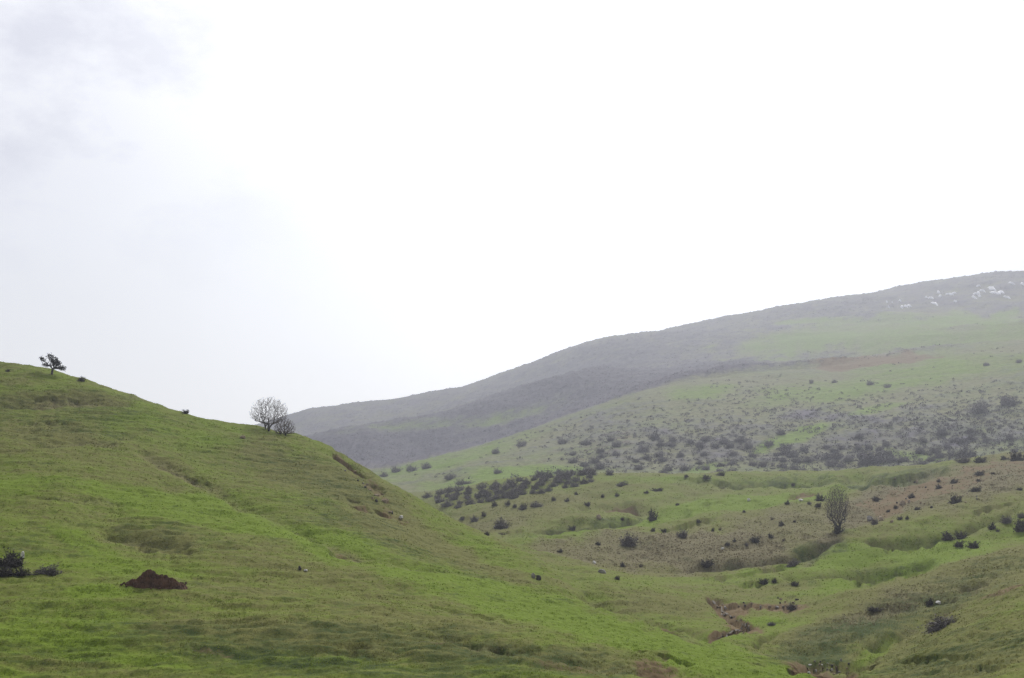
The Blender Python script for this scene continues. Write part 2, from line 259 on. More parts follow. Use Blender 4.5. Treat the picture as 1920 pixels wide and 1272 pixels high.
for a_ in [([(1560,907),(1650,897),(1720,887),(1756,879)], 1.3, 9, *MS, 0), ([(1655,903),(1740,890)], .9, 7, *MS, .1), ([(1000,989),(1100,978),(1210,961)], .9, 9, *MS, .1), ([(1225,995),(1280,981),(1345,969)], 1.0, 8, *MS, 0), ([(1590,1092),(1680,1076),(1765,1057)], 1.1, 8, 8, 12, 0),
           ([(1650,1028),(1760,1012)], .9, 8, *MS, 0), ([(1820,962),(1905,938)], .9, 7, *MS, 0), ([(1310,1083),(1440,1066),(1495,1050)], .7, 8, *MS, .1), ([(1128,955),(1150,947),(1185,946),(1212,954)], 1.0, 7, *MS, 1.0), ([(1470,930),(1510,924),(1545,926)], .7, 6, *MS, .7),
           ([(1300,948),(1380,938),(1440,940)], .6, 7, *MS, .2), ([(930,1000),(985,992)], .7, 6, *MS, .5), ([(1490,997),(1530,1008)], .5, 5, *MS, .2), ([(1560,915),(1640,905)], .6, 8, *MS, 0), ([(1250,900),(1400,902),(1540,894)], .8, 10, *MS, 0), ([(1380,1098),(1470,1090)], .5, 8, 7.6, 12, 0)]: scarp(*a_)
# slumped turf edge on the left hill
for pts, w, dep in [([(625,850),(655,868),(690,892)], 6, .35), ([(695,905),(720,922)], 5, .25), ([(660,950),(698,960)], 5, .3)]:
    rel -= 1.4 * dep * line(pts, w, 4, 7, wob=3)
STREAM_A = [(1335,1122),(1352,1138),(1362,1150),(1380,1161),(1396,1170),(1406,1176),(1390,1184),(1366,1190),(1345,1198)]
STREAM_B = [(1505,1250),(1540,1256),(1570,1262),(1595,1272),(1600,1290)]
cut = np.maximum(line(STREAM_A, 9, 6.6, 8.6, wob=2), line(STREAM_B, 14, 3, 8, wob=2))
rel -= .65 * cut; soil = np.clip(soil + .8 * cut + .55 * line(STREAM_A, 19, 6.6, 8.6, wob=5) * np.clip(.6 + n_sm, 0, 1.3) + .5 * line(STREAM_B, 26, 3, 8, wob=6) * np.clip(.5 + n_sm, 0, 1.3), 0, 1)
rel -= .3 * soil * (T2 < 9) * np.abs(fbm(W / 1.2, D / 1.2, 51, 3))
# far slopes: low scrub and wood canopy give the ground a nap
rel += (T2 >= 12.3) * (.9 * n_far + .55 * n_farm) * sstep(300, 420, D)
rel += (T2 >= 12.3) * scrub * 1.3 * np.abs(fbm(W / 5, D / 7, 52, 3)) * sstep(300, 420, D)
rel += (T2 >= 15.3) * scrub * 1.0 * np.abs(fbm(W / 9, D / 12, 53, 3))
# gullies running down the mountain
rel += (T2 >= 15.3) * 6 * fbm((W + .35 * D) / 130, D / 420, 54, 3)
rel *= sstep(3.5, 14, D)
Zg = Zv + rel
GPX, GPY = project(Xv, Yv, Zg)
TOP = np.minimum.accumulate(GPY, axis=0)

def hit(px, py, tmin=0, tmax=99):
    """the first land seen through picture point (px, py): x, y, z"""
    j = float(np.interp(px, pxs, np.arange(nc))); j0 = min(int(j), nc - 2); w = j - j0
    col = GPY[:, j0] * (1 - w) + GPY[:, j0+1] * w
    ok = (tt >= tmin) & (tt <= tmax)
    idx = np.where(ok & (col <= py))[0]
    i = idx[0] if len(idx) else np.where(ok)[0][np.argmin(col[ok])]
    s = 0.0
    if i > 0 and len(idx) and col[i-1] > py: s = (col[i-1] - py) / (col[i-1] - col[i])
    def g(A):
        c0 = A[i-1, j0] * (1-w) + A[i-1, j0+1] * w; c1 = A[i, j0] * (1-w) + A[i, j0+1] * w
        return float(c0 + (c1 - c0) * s) if s else float(c1)
    return g(Xv), g(Yv), g(Zg)

# ------------------------------------------------------------------ helpers
def tag(o, label=None, cat=None, group=None, kind=None):
    for k, v in (('label', label), ('category', cat), ('group', group), ('kind', kind)):
        if v: o[k] = v
    return o

def mesh_obj(name, verts, faces, mat=None, parent=None, smooth=False):
    me = bpy.data.meshes.new(name)
    verts = np.asarray(verts, np.float32).reshape(-1, 3)
    if isinstance(faces, np.ndarray):
        n = faces.shape[1]
        me.vertices.add(len(verts)); me.vertices.foreach_set('co', verts.ravel())
        me.loops.add(faces.size); me.loops.foreach_set('vertex_index', faces.astype(np.int32).ravel())
        me.polygons.add(len(faces)); me.polygons.foreach_set('loop_start', np.arange(0, faces.size, n, dtype=np.int32))
        me.update(calc_edges=True)
    else:
        me.from_pydata([tuple(map(float, v)) for v in verts], [], faces)
    me.polygons.foreach_set('use_smooth', np.full(len(me.polygons), smooth))
    if mat: me.materials.append(mat)
    o = bpy.data.objects.new(name, me); COL.objects.link(o)
    if parent: o.parent = parent
    return o

def empty(name, loc, rz=0):
    o = bpy.data.objects.new(name, None); COL.objects.link(o); o.location = loc; o.rotation_euler.z = rz
    o.empty_display_size = .3
    return o

class NT:
    def __init__(s, name):
        s.m = bpy.data.materials.new(name); s.m.use_nodes = True; s.t = s.m.node_tree
        s.b = s.t.nodes['Principled BSDF']; s.b.inputs['Roughness'].default_value = .9
        s.b.inputs['Specular IOR Level'].default_value = .15
    def n(s, typ, **kw):
        nd = s.t.nodes.new(typ)
        for k, v in kw.items():
            if k in nd.inputs.keys(): s.set(nd.inputs[k], v)
            else: setattr(nd, k, v)
        return nd
    def set(s, sock, v):
        if isinstance(v, bpy.types.NodeSocket): s.t.links.new(v, sock)
        else: sock.default_value = v
    def mix(s, f, a, b, mode='MIX'):
        nd = s.t.nodes.new('ShaderNodeMix'); nd.data_type = 'RGBA'; nd.blend_type = mode
        s.set(nd.inputs[0], f); s.set(nd.inputs[6], a); s.set(nd.inputs[7], b)
        return nd.outputs[2]
    def math(s, op, a, b=0.0, c=None):
        nd = s.t.nodes.new('ShaderNodeMath'); nd.operation = op
        s.set(nd.inputs[0], a); s.set(nd.inputs[1], b)
        if c is not None: s.set(nd.inputs[2], c)
        return nd.outputs[0]
    def noise(s, vec, scale, detail=3, rough=.55):
        nd = s.n('ShaderNodeTexNoise'); s.set(nd.inputs['Vector'], vec); nd.inputs['Scale'].default_value = scale
        nd.inputs['Detail'].default_value = detail; nd.inputs['Roughness'].default_value = rough
        return nd.outputs['Fac']
    def remap(s, v, a, b, c=0.0, d=1.0):
        nd = s.n('ShaderNodeMapRange'); s.set(nd.inputs[0], v)
        for i, q in enumerate((a, b, c, d)): nd.inputs[i+1].default_value = q
        return nd.outputs[0]

def c4(r, g, b): return (r, g, b, 1)

def attr(s, name): return s.n('ShaderNodeAttribute', attribute_name=name)

TUSS_SHADE = c4(.052,.078,.018)  # dark turf tone: tussock, and shade painted into the slopes
GREEN, DRY, SCRUB, SOIL = c4(.155,.224,.022), c4(.162,.166,.048), c4(.175,.156,.084), c4(.245,.188,.098)
def land_material(name, fine):
    s = NT(name)
    a = attr(s, 'cover')
    sep = s.n('ShaderNodeSeparateColor'); s.set(sep.inputs[0], a.outputs['Color'])
    pos = s.n('ShaderNodeNewGeometry').outputs['Position']
    n1 = s.noise(pos, fine * .35, 4, .6); n2 = s.noise(pos, fine, 4, .65); n3 = s.noise(pos, fine * 3.5, 3, .6)
    lu = s.math('ADD', sep.outputs[0], s.remap(n2, .25, .75, -.3, .3)); lu = s.math('ADD', lu, s.remap(n1, .3, .7, -.16, .16))
    lu = s.remap(lu, .12, .88)
    col = s.mix(lu, DRY, GREEN)
    sb = s.remap(s.math('ADD', sep.outputs[2], s.remap(n2, .3, .7, -.3, .3)), .2, .95)
    col = s.mix(sb, col, SCRUB)
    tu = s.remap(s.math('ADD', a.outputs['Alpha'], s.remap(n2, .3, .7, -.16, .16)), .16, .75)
    col = s.mix(tu, col, TUSS_SHADE)
    so = s.remap(s.math('ADD', sep.outputs[1], s.remap(n2, .3, .7, -.32, .32)), .3, .75)
    sc_ = s.mix(s.remap(n3, .3, .7), SOIL, c4(.12,.078,.040))
    col = s.mix(so, col, sc_)
    col = s.mix(1.0, col, s.mix(s.remap(n3, .28, .72), c4(.72,.72,.72), c4(1.22,1.22,1.2)), 'MULTIPLY')
    s.set(s.b.inputs['Base Color'], col)
    bp = s.n('ShaderNodeBump'); bp.inputs['Strength'].default_value = .55; bp.inputs['Distance'].default_value = 1.0 / fine * .22
    s.set(bp.inputs['Height'], s.math('ADD', n2, s.math('MULTIPLY', n3, .6))); s.set(s.b.inputs['Normal'], bp.outputs[0])
    s.b.inputs['Specular IOR Level'].default_value = .05
    return s.m
M_NEAR = land_material('grass_land', 2.2)
GREEN, DRY, SCRUB = c4(.165,.24,.045), c4(.20,.205,.11), c4(.160,.148,.174); TUSS_SHADE = c4(.108,.099,.122)  # scrub and wood tones paled towards lilac, distance haze put into the colour
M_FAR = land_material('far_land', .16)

# ------------------------------------------------------------------ build the land (one continuous surface, cut along hollows)
V = np.stack([Xv, Yv, Zg], -1).reshape(-1, 3)
ids = np.arange(nr * nc).reshape(nr, nc)
Q = np.stack([ids[:-1, :-1], ids[:-1, 1:], ids[1:, 1:], ids[1:, :-1]], -1)
tq = tt[:-1][:, None] + 0 * pxs[None, :-1]; pq = .5 * (pxs[:-1] + pxs[1:])[None, :] + 0 * tq
hillmask = (tq < 7) & (pq < 1590)
cov = np.stack([lush, soil, scrub, tuss_shade], -1).reshape(-1, 4).astype(np.float32)
def land(name, mask, mat):
    q = Q[mask]; u, inv = np.unique(q.ravel(), return_inverse=True)
    o = mesh_obj(name, V[u], inv.reshape(-1, 4), mat, smooth=True)
    at = o.data.attributes.new('cover', 'FLOAT_COLOR', 'POINT'); at.data.foreach_set('color', cov[u].ravel())
    o['kind'] = 'structure'
    return o
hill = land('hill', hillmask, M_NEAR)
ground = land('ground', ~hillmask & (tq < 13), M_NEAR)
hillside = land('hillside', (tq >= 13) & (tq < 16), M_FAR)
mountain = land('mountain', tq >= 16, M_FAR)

# ------------------------------------------------------------------ ground height anywhere
def gz(x, y):
    j = float(np.interp(CX + F * x / y * CP, pxs, np.arange(nc)))
    for _ in range(3):
        jj = int(round(min(max(j, 0), nc - 1)))
        i = min(max(int(np.searchsorted(Yv[:, jj], y)), 1), nr - 1)
        j = float(np.interp(x / y, Bx[i], np.arange(nc)))
    jj = int(round(j))
    return float(np.interp(y, Yv[:, jj], Zg[:, jj]))

# ------------------------------------------------------------------ materials of the things
def twig_material(name, a, b, rough=.9):
    s = NT(name)
    inf = s.n('ShaderNodeObjectInfo'); pos = s.n('ShaderNodeTexCoord').outputs['Object']
    f = s.math('ADD', s.math('MULTIPLY', inf.outputs['Random'], .5), s.math('MULTIPLY', s.noise(pos, 6, 3), .6))
    s.set(s.b.inputs['Base Color'], s.mix(f, a, b)); s.b.inputs['Roughness'].default_value = rough
    return s.m
M_TWIG = twig_material('grey_twigs', c4(.10,.090,.092), c4(.20,.18,.178))
M_HAZETWIG = twig_material('hazed_grey_twigs', c4(.125,.112,.122), c4(.22,.20,.205))  # far copy of the grey twigs, paled to carry distance haze
M_DARK = twig_material('dark_twigs', c4(.036,.034,.031), c4(.10,.09,.082))
M_BROWN = twig_material('brown_twigs', c4(.075,.058,.045), c4(.15,.115,.085))
M_BARK = twig_material('grey_bark', c4(.045,.042,.042), c4(.085,.08,.078))
M_PALETWIG = twig_material('pale_twigs', c4(.16,.155,.155), c4(.26,.25,.245))
M_OLIVE = twig_material('dark_needles', c4(.022,.026,.022), c4(.050,.054,.046))
def rock_material(name, a, b):
    s = NT(name); pos = s.n('ShaderNodeTexCoord').outputs['Object']
    s.set(s.b.inputs['Base Color'], s.mix(s.remap(s.noise(pos, 2.5, 5, .65), .3, .7), a, b))
    bp = s.n('ShaderNodeBump'); bp.inputs['Strength'].default_value = .6; bp.inputs['Distance'].default_value = .05
    s.set(bp.inputs['Height'], s.noise(pos, 6, 4)); s.set(s.b.inputs['Normal'], bp.outputs[0])
    return s.m
M_WHITE = rock_material('pale_stone', c4(.62,.60,.56), c4(.82,.81,.78))
M_STONE = rock_material('grey_stone', c4(.20,.19,.18), c4(.42,.40,.37))
M_TAN = rock_material('tan_stone', c4(.24,.18,.12), c4(.44,.36,.26))
M_DSTONE = rock_material('dark_stone', c4(.04,.038,.036), c4(.10,.095,.09))
M_EARTH = rock_material('dug_earth', c4(.028,.016,.010), c4(.15,.082,.048))
s = NT('snow'); s.b.inputs['Roughness'].default_value = .6
s.set(s.b.inputs['Base Color'], s.mix(s.noise(s.n('ShaderNodeTexCoord').outputs['Object'], .6, 3), c4(.78,.80,.84), c4(.92,.93,.95))); M_SNOW = s.m
s = NT('water'); s.b.inputs['Base Color'].default_value = c4(.10,.085,.06); s.b.inputs['Roughness'].default_value = .5
s.b.inputs['Specular IOR Level'].default_value = .16
bp = s.n('ShaderNodeBump'); bp.inputs['Strength'].default_value = .35; bp.inputs['Distance'].default_value = .04
s.set(bp.inputs['Height'], s.noise(s.n('ShaderNodeNewGeometry').outputs['Position'], 5, 3)); s.set(s.b.inputs['Normal'], bp.outputs[0]); s.b.inputs['IOR'].default_value = 1.15; M_WATER = s.m

# ------------------------------------------------------------------ shrubs
def strips(P0, P1, wid, r):
    """thin two-sided blades from P0 to P1 (arrays), returned as triangles"""
    ax = P1 - P0; side = np.cross(ax, r.normal(size=ax.shape)); side /= np.linalg.norm(side, axis=1, keepdims=True) + 1e-9
    side = side * wid[:, None]
    return np.stack([P0 - side, P0 + side, P1], 1).reshape(-1, 3)
def shrub_verts(seed, stems=70, twigs=9, lean=0.0, gap=.22, tw=.016, leaf=0, leafsize=.05):
    r = np.random.default_rng(seed)
    ph = r.uniform(0, 2*math.pi, 6)
    def reach(d):      # lobed outline
        az = np.arctan2(d[:, 1], d[:, 0]); el = d[:, 2]
        return np.clip(1 + gap * (.5*np.sin(2*az+ph[0]) + .4*np.sin(3*az+ph[1]+3*el) + .4*np.sin(5*az+ph[2]-4*el) + .3*np.sin(9*el+ph[3])), .45, 1.35)
    d = r.normal(size=(stems, 3)); d[:, 2] = np.abs(d[:, 2]) * .95 + .10; d /= np.linalg.norm(d, axis=1, keepdims=True)
    tip = d * (reach(d) * r.uniform(.6, .95, stems))[:, None] * np.array([.53, .53, .92]) / np.maximum(np.abs(d).max(1, keepdims=True) ** .35 * 1.06, .8)
    tip[:, 0] += lean * tip[:, 2]
    base = r.normal(size=(stems, 3)) * np.array([.09, .09, 0]); base[:, :2] += .25 * tip[:, :2]; base[:, 2] = -.06
    out = [strips(base, tip, np.full(stems, tw * 1.5), r)]
    n = stems * twigs
    k = r.integers(0, stems, n); t = r.uniform(.15, 1, n)[:, None]
    p0 = base[k] * (1 - t) + tip[k] * t
    dd = (tip[k] - base[k]); dd /= np.linalg.norm(dd, axis=1, keepdims=True)
    dd = dd + r.normal(size=(n, 3)) * 1.0; dd /= np.linalg.norm(dd, axis=1, keepdims=True)
    p1 = p0 + dd * r.uniform(.05, .15, n)[:, None]; p1[:, 2] = np.maximum(p1[:, 2], .0)
    out.append(strips(p0, p1, np.full(n, tw), r))
    if leaf:
        k = r.integers(0, n, leaf); q = p1[k] + r.normal(size=(leaf, 3)) * .03
        out.append(strips(q, q + r.normal(size=(leaf, 3)) * leafsize, np.full(leaf, leafsize * .6), r))
    return np.concatenate(out)
def tri_mesh(name, v, mat):
    me_o = mesh_obj(name, v, np.arange(len(v)).reshape(-1, 3), mat); return me_o
SHRUB_ME = {}
for key, mat, kw in (('g', M_TWIG, dict(stems=90, twigs=10, tw=.013, leaf=700, leafsize=.045)), ('f', M_HAZETWIG, dict(stems=90, twigs=10, tw=.013, leaf=600, leafsize=.045)), ('d', M_DARK, dict(stems=80, twigs=9, tw=.022, leaf=450, leafsize=.065, gap=.42)), ('b', M_BROWN, dict(stems=60, twigs=8, tw=.013))):
    SHRUB_ME[key] = []
    for v in range(6):
        o = tri_mesh('shrub', shrub_verts(100 + v * 7 + ord(key), **kw), mat)
        SHRUB_ME[key].append(o.data); bpy.data.objects.remove(o)
nsh = [0]
def shrub(px, py, wpx, hpx, key, label, group=None, tmin=0, tmax=99, deep=None, name='shrub', cat='shrub', tilt=0):
    x, y, z = hit(px, py, tmin, tmax)
    o = bpy.data.objects.new(name, SHRUB_ME[key][nsh[0] % 6]); COL.objects.link(o); nsh[0] += 1
    w_ = wpx * y / F; h_ = hpx * y / F
    o.location = (x, y, z); o.scale = (w_ * 1.02, (deep or min(w_, 1.6 * h_ + .2)), h_ * 1.05)
    o.rotation_euler = (0, math.radians(tilt), 0)
    tag(o, label, cat, group)
    return o
NEAR_SHRUBS = [
 # px, py of the foot, width, height, kind, label
 (153,716,19,11,'d',"low dark shrub on the left skyline just right of the windswept tree"),
 (348,776,13,11,'d',"tiny dark shrub alone on the left hill's skyline between the two skyline trees"),
 (14,697,9,6,'d',"tiny dark bush just under the skyline at the far left edge"),
 (18,1062,60,34,'d',"large dark shrub at the left edge with a white stone at its top right"),
 (8,1079,50,20,'d',"low dark shrub at the left edge in front of the largest dark shrub"),
 (40,1079,34,18,'d',"small dark brown shrub between the big dark shrub and the flat grey one at left"),
 (88,1078,60,23,'g',"flat wide grey shrub between the dark left edge bushes and the earth mound"),
 (942,991,38,24,'g',"round grey leafless shrub standing clear below the thicket, with thin upright twigs"),
 (940,1003,26,7,'b',"low flat brown shrub just below the round grey shrub under the thicket"),
 (913,1004,12,9,'d',"small dark shrub right on the edge of the left hill below the thicket"),
 (889,978,20,14,'g',"oval grey shrub at the foot of the thicket, left of the round grey one"),
 (907,968,11,10,'d',"small dark shrub just above the oval grey shrub at the thicket's foot"),
 (867,975,12,8,'d',"tiny dark shrub poking over the left hill's edge below the thicket"),
 (1073,994,15,11,'d',"dark compact shrub alone in the bright green strip left of the red earth patch"),
 (1050,1036,12,8,'d',"lone small dark shrub where the brown slope meets the left hill's edge"),
 (1121,1023,13,9,'d',"small dark shrub left of the big round shrub on the brown slope"),
 (1178,1023,42,28,'g',"big round dark grey shrub on the brown slope, largest at its left end"),
 (1224,977,20,25,'d',"upright dark green shrub in the bright green strip right of the red earth patch"),
 (1225,997,11,9,'d',"left one of two small dark bushes under the upright green shrub"),
 (1244,999,13,11,'d',"right one of two small dark bushes under the upright green shrub"),
 (1280,1008,26,19,'g',"grey-brown round shrub on the brown slope right of the big round one"),
 (1167,976,9,8,'d',"tiny dark shrub on the green strip just below the red earth patch"),
 (1167,1063,13,10,'d',"dark shrub at the bottom of the brown slope below the big round shrub"),
 (1202,1063,12,10,'b',"brown shrub at the bottom of the brown slope beside the dark one"),
 (1158,1087,13,9,'d',"dark shrub on the grass just under the brown slope's lower edge"),
 (1101,949,14,11,'d',"larger dark shrub on the pale bench between thicket and red earth patch"),
 (1063,941,11,9,'d',"small dark shrub on the bench right of the thicket's end"),
 (1130,933,8,8,'d',"tiny dark shrub above left of the red earth patch"),
 (1080,928,9,7,'d',"tiny dark shrub on the bench under the thicket's right end"),
 (1038,939,10,9,'d',"small dark shrub at the thicket's lower right corner"),
 (982,956,20,14,'d',"dark shrub detached below the thicket, left of the long low one"),
 (1007,951,32,13,'g',"long low grey shrub detached below the thicket"),
 (952,947,12,10,'d',"left dark shrub of the pair below the middle of the thicket"),
 (965,952,10,9,'d',"right dark shrub of the pair below the middle of the thicket"),
 (927,949,14,10,'d',"dark shrub on the thicket's lower edge above the round grey shrub"),
 (1157,931,10,8,'d',"small dark shrub above the red earth patch, left of two"),
 (1167,912,28,12,'g',"wide grey shrub at the left end of the bench right of the thicket"),
 (1233,921,24,8,'d',"low wide dark shrub on the bench above the upright green shrub"),
 (1212,925,11,6,'d',"tiny low shrub left of the low wide dark one on the bench"),
 (1270,948,9,6,'d',"tiny shrub on the green bench right of the red earth patch"),
 (1287,895,11,6,'d',"tiny dark shrub on the bench skyline, leftmost of three"),
 (1325,898,19,9,'d',"low dark shrub just below the bench skyline, middle of three"),
 (1353,892,20,9,'d',"wider dark shrub on the bench skyline, rightmost of three"),
 (1687,869,9,7,'d',"tiny dark shrub on the bench skyline above the oval bare tree's right"),
 (1807,868,36,16,'g',"spreading grey shrub on the bench skyline above the orange earth slope"),
 (1838,867,27,14,'d',"dark mound-shaped shrub on the skyline right of the spreading grey one"),
 (1882,862,14,9,'d',"small dark shrub on the skyline near the right edge"),
 (1908,864,34,22,'d',"large dark shrub on the skyline at the right edge"),
 (1838,891,22,10,'d',"low dark shrub on the upper right slope below the skyline mound shrub"),
 (1862,889,9,5,'d',"tiny shrub right of the low dark one on the upper right slope"),
 (1760,904,9,7,'d',"tiny dark shrub at the top of the orange earth slope"),
 (1789,907,17,12,'d',"leaning dark shrub in the middle of the orange earth slope"),
 (1760,917,16,10,'d',"very dark oval shrub on the orange earth, left of the leaning one"),
 (1835,903,11,6,'d',"small dark shrub between the two low shrubs on the upper right slope"),
 (1831,922,26,11,'d',"long dark shrub at the right end of the orange earth slope"),
 (1912,920,12,8,'d',"small shrub at the right edge below the skyline shrubs"),
 (1709,934,15,11,'d',"dark shrub on the orange earth slope nearest the pale orange boulder"),
 (1792,944,26,20,'d',"bushy dark shrub at the lower edge of the orange earth slope"),
 (1643,940,18,12,'d',"dark slanting shrub at the left end of the orange earth slope"),
 (1538,940,21,16,'d',"dark shrub just left of the oval bare tree, upper of two"),
 (1535,951,15,10,'d',"dark shrub just left of the oval bare tree, lower of two"),
 (1518,946,10,8,'g',"small grey-green shrub left of the two dark ones by the oval tree"),
 (1476,946,11,9,'d',"small dark shrub on the bright green bench left of the oval bare tree"),
 (1487,911,9,7,'d',"tiny shrub on the bench high above left of the oval bare tree"),
 (1395,961,8,5,'d',"tiny shrub on the edge of the bright green bench strip"),
 (1310,980,11,7,'d',"tiny dark shrub at the lower edge of the bright green bench"),
 (1337,997,7,9,'d',"narrow upright dark shrub on the brown slope"),
 (1350,995,9,11,'b',"brownish upright shrub right of the narrow dark one"),
 (1448,975,12,8,'b',"pale brown-green shrub high on the brown slope"),
 (1490,979,7,5,'d',"tiny dark shrub on the brown slope nearest the oval tree"),
 (1465,986,14,11,'d',"dark rounded shrub on the brown slope left of the oval bare tree"),
 (1445,1009,12,10,'d',"dark shrub on the middle of the brown slope right of the long one"),
 (1416,1017,26,13,'d',"long dark shrub in the middle of the brown slope"),
 (1400,1024,10,8,'g',"small grey shrub at the lower left of the long dark one"),
 (1377,1016,8,7,'d',"upper small dark shrub of the pair left of the long one"),
 (1364,1023,12,8,'d',"lower small dark shrub of the pair left of the long one"),
 (1470,1014,10,8,'b',"small brown shrub below left of the oval bare tree"),
 (1680,954,10,8,'d',"small dark shrub just left of the pale orange boulder"),
 (1666,961,9,7,'d',"tiny dark shrub below left of the pale orange boulder"),
 (1688,975,12,9,'d',"left dark bush of the pair under the orange earth slope"),
 (1701,974,8,8,'d',"right dark bush of the pair under the orange earth slope"),
 (1720,956,13,7,'d',"low shrub on the grass right of the pale orange boulder"),
 (1641,984,18,16,'g',"grey slanting shrub beside the grey rock at the orange slope's lower end"),
 (1326,1063,30,16,'d',"slanting dark shrub at the brown slope's foot, left one of two"),
 (1487,1062,32,15,'g',"slanting grey shrub at the brown slope's foot, right one of two"),
 (1432,1095,20,14,'d',"rounded dark shrub on the valley lawn, left of three"),
 (1452,1093,11,11,'d',"small dark shrub on the valley lawn, middle of three"),
 (1490,1098,19,10,'d',"low dark shrub on the valley lawn, right of three"),
 (1776,1013,26,20,'d',"dark shrub at left end of the cluster on the right lawn"),
 (1803,1010,24,17,'d',"dark slanting shrub in the cluster on the right lawn"),
 (1799,1025,21,13,'d',"rounded dark shrub in front of the right lawn cluster, left of two"),
 (1825,1028,24,18,'d',"rounded dark shrub in front of the right lawn cluster, right of two"),
 (1860,993,17,16,'d',"upright dark shrub between the right lawn cluster and right edge"),
 (1871,997,8,6,'d',"tiny dark bush at the foot of the upright shrub near the right edge"),
 (1888,981,28,17,'g',"grey-purple slanting shrub near the right edge above the lawn"),
 (1916,972,18,14,'g',"grey shrub on the right edge above the tall dark one"),
 (1915,996,26,30,'d',"tall dark shrub cut by the right edge above the lawn"),
 (1770,1177,76,28,'g',"large slanting grey-purple shrub on the near right bank"),
 (1743,1134,17,14,'d',"small dark bush beside a pale stone on the near right bank"),
 (1447,1173,18,9,'g',"small grey shrub by the stream at the foot of the right bank"),
 (1484,1143,26,15,'g',"grey twiggy shrub at the end of the brown stream bank"),
 (1640,1146,34,9,'d',"low dark spreading shrub on the crest of the near right bank"),
]
for (px, py, w_, h_, key, lab) in NEAR_SHRUBS:
    tl = 0
    o = shrub(px, py, w_, h_, key, lab, 'scattered dark shrubs in the valley', tilt=tl)
# slanting ones: laid along the fall of their slope
for o in list(COL.objects):
    if o.name.startswith('shrub') and 'slanting' in o.get('label', ''): o.rotation_euler.y = math.radians(-22)

def inside(poly, x, y):
    c = False; n = len(poly)
    for i in range(n):
        (x0, y0), (x1, y1) = poly[i], poly[i-1]
        if (y0 > y) != (y1 > y) and x < (x1 - x0) * (y - y0) / (y1 - y0) + x0: c = not c
    return c
# the thicket at the foot of the scrub slope
THICKET = [(798,930),(826,946),(850,957),(890,948),(940,936),(1000,925),(1046,918),(1118,898),(1112,884),(1050,884),(1000,892),(940,906),(880,914),(835,920)]
pts = []
tries = 0
while len(pts) < 80 and tries < 6000:
    tries += 1
    x, y = rng.uniform(798, 1118), rng.uniform(884, 957)
    if inside(THICKET, x, y) and all(((x-a)/16)**2 + ((y-b)/7)**2 > 1 for a, b in pts): pts.append((x, y))
for x, y in pts:
    sz = rng.uniform(.75, 1.35)
    shrub(x, y + 4, 20 * sz, 12.5 * sz, 'f' if rng.random() < .8 else 'g',
          'leafless grey shrub in the dense thicket at the foot of the scrub slope', 'shrubs of the thicket', tmin=11.2, tmax=13.6)
for x, y, w_, h_ in ((1062,894,40,18),(1105,891,34,17),(1020,896,44,20),(868,909,40,13),(1143,891,18,11)):
    shrub(x, y, w_, h_, 'f', 'tall leafless grey shrub at the upper edge of the thicket', 'tall shrubs behind the thicket', tmin=11.2, tmax=13.8)

# ------------------------------------------------------------------ scrub on the far slopes
def dens(px, py):
    d = .12
    for (x, y, rx, ry, s_) in ((1300,830,240,55,.75),(1600,860,330,26,.9),(1600,785,330,36,.75),(1830,800,170,60,.9),(1130,810,140,40,.45),(1430,735,120,25,.5),(1500,740,130,20,.35),(1700,850,250,25,.6)):
        d = max(d, s_ * math.exp(-((px-x)/rx)**2 - ((py-y)/ry)**2))
    for (x, y, rx, ry, s_) in ((1600,715,170,24,.9),(1310,737,50,13,.9),(1480,822,50,11,.9),(900,862,200,26,.75),(1000,886,100,9,.9),(1800,690,170,28,.85),(1640,772,70,12,.6)):
        d *= 1 - s_ * math.exp(-(((px-x)/rx)**2 + ((py-y)/ry)**2)**2)
    return d
top_of = lambda px: float(np.interp(px, [720,800,880,1000,1100,1200,1300,1500,1760,1920], [884,863,842,803,771,736,712,695,662,640]))
cand = []
while len(cand) < 3600:
    px = rng.uniform(715, 1935); py = rng.uniform(640, 900)
    if py < top_of(px) + 5 or rng.random() > dens(px, py): continue
    cand.append((px, py, rng.uniform(.5, 1) ** 1.5))
big = sorted(cand, key=lambda c: -(c[2] * (1 + (c[1] - 640) / 300)))
n_ind = 130
sep_pts = []
rest = []
for c in big:
    if len(sep_pts) < n_ind and all(((c[0]-a)/17)**2 + ((c[1]-b)/9)**2 > 1 for a, b, _ in sep_pts): sep_pts.append(c)
    else: rest.append(c)
for px, py, q in sep_pts:
    x, y, z = hit(px, py, 13.0, 15.6)
    sc_ = rng.uniform(.85, 1.25)
    zone = ('low' if py > 840 else 'high' if py < 760 else 'middle')
    where = {'low': 'lower edge of the far scrub slope above the bench', 'high': 'sparse upper part of the far scrub slope', 'middle': 'dense middle of the far scrub slope'}[zone]
    shrub(px, py, (15 + 6 * (py > 800)) * sc_, (9 + 4 * (py > 800)) * sc_, 'f', 'leafless grey-purple shrub on the ' + where, 'shrubs on the %s of the far slope' % {'low':'foot','high':'top','middle':'middle'}[zone], tmin=13.0, tmax=15.6)
for px, py, w_, h_, lab in ((1632,722,18,12,'left grey-purple shrub of the pair on the smooth green upper slope'),(1665,727,18,10,'right grey-purple shrub of the pair on the smooth green upper slope'),
        (1565,718,12,8,'small shrub on the smooth green upper slope left of the pair'),(1522,719,10,9,'tiny dark shrub on the upper slope where scrub thins to grass'),
        (1850,686,16,8,'flat shrub on the pale upper slope near the right edge'),(1912,680,14,9,'small dark shrub on the pale upper slope at the right edge')):
    shrub(px, py, w_, h_, 'f', lab, 'lone shrubs on the upper far slope', tmin=13.0, tmax=16)

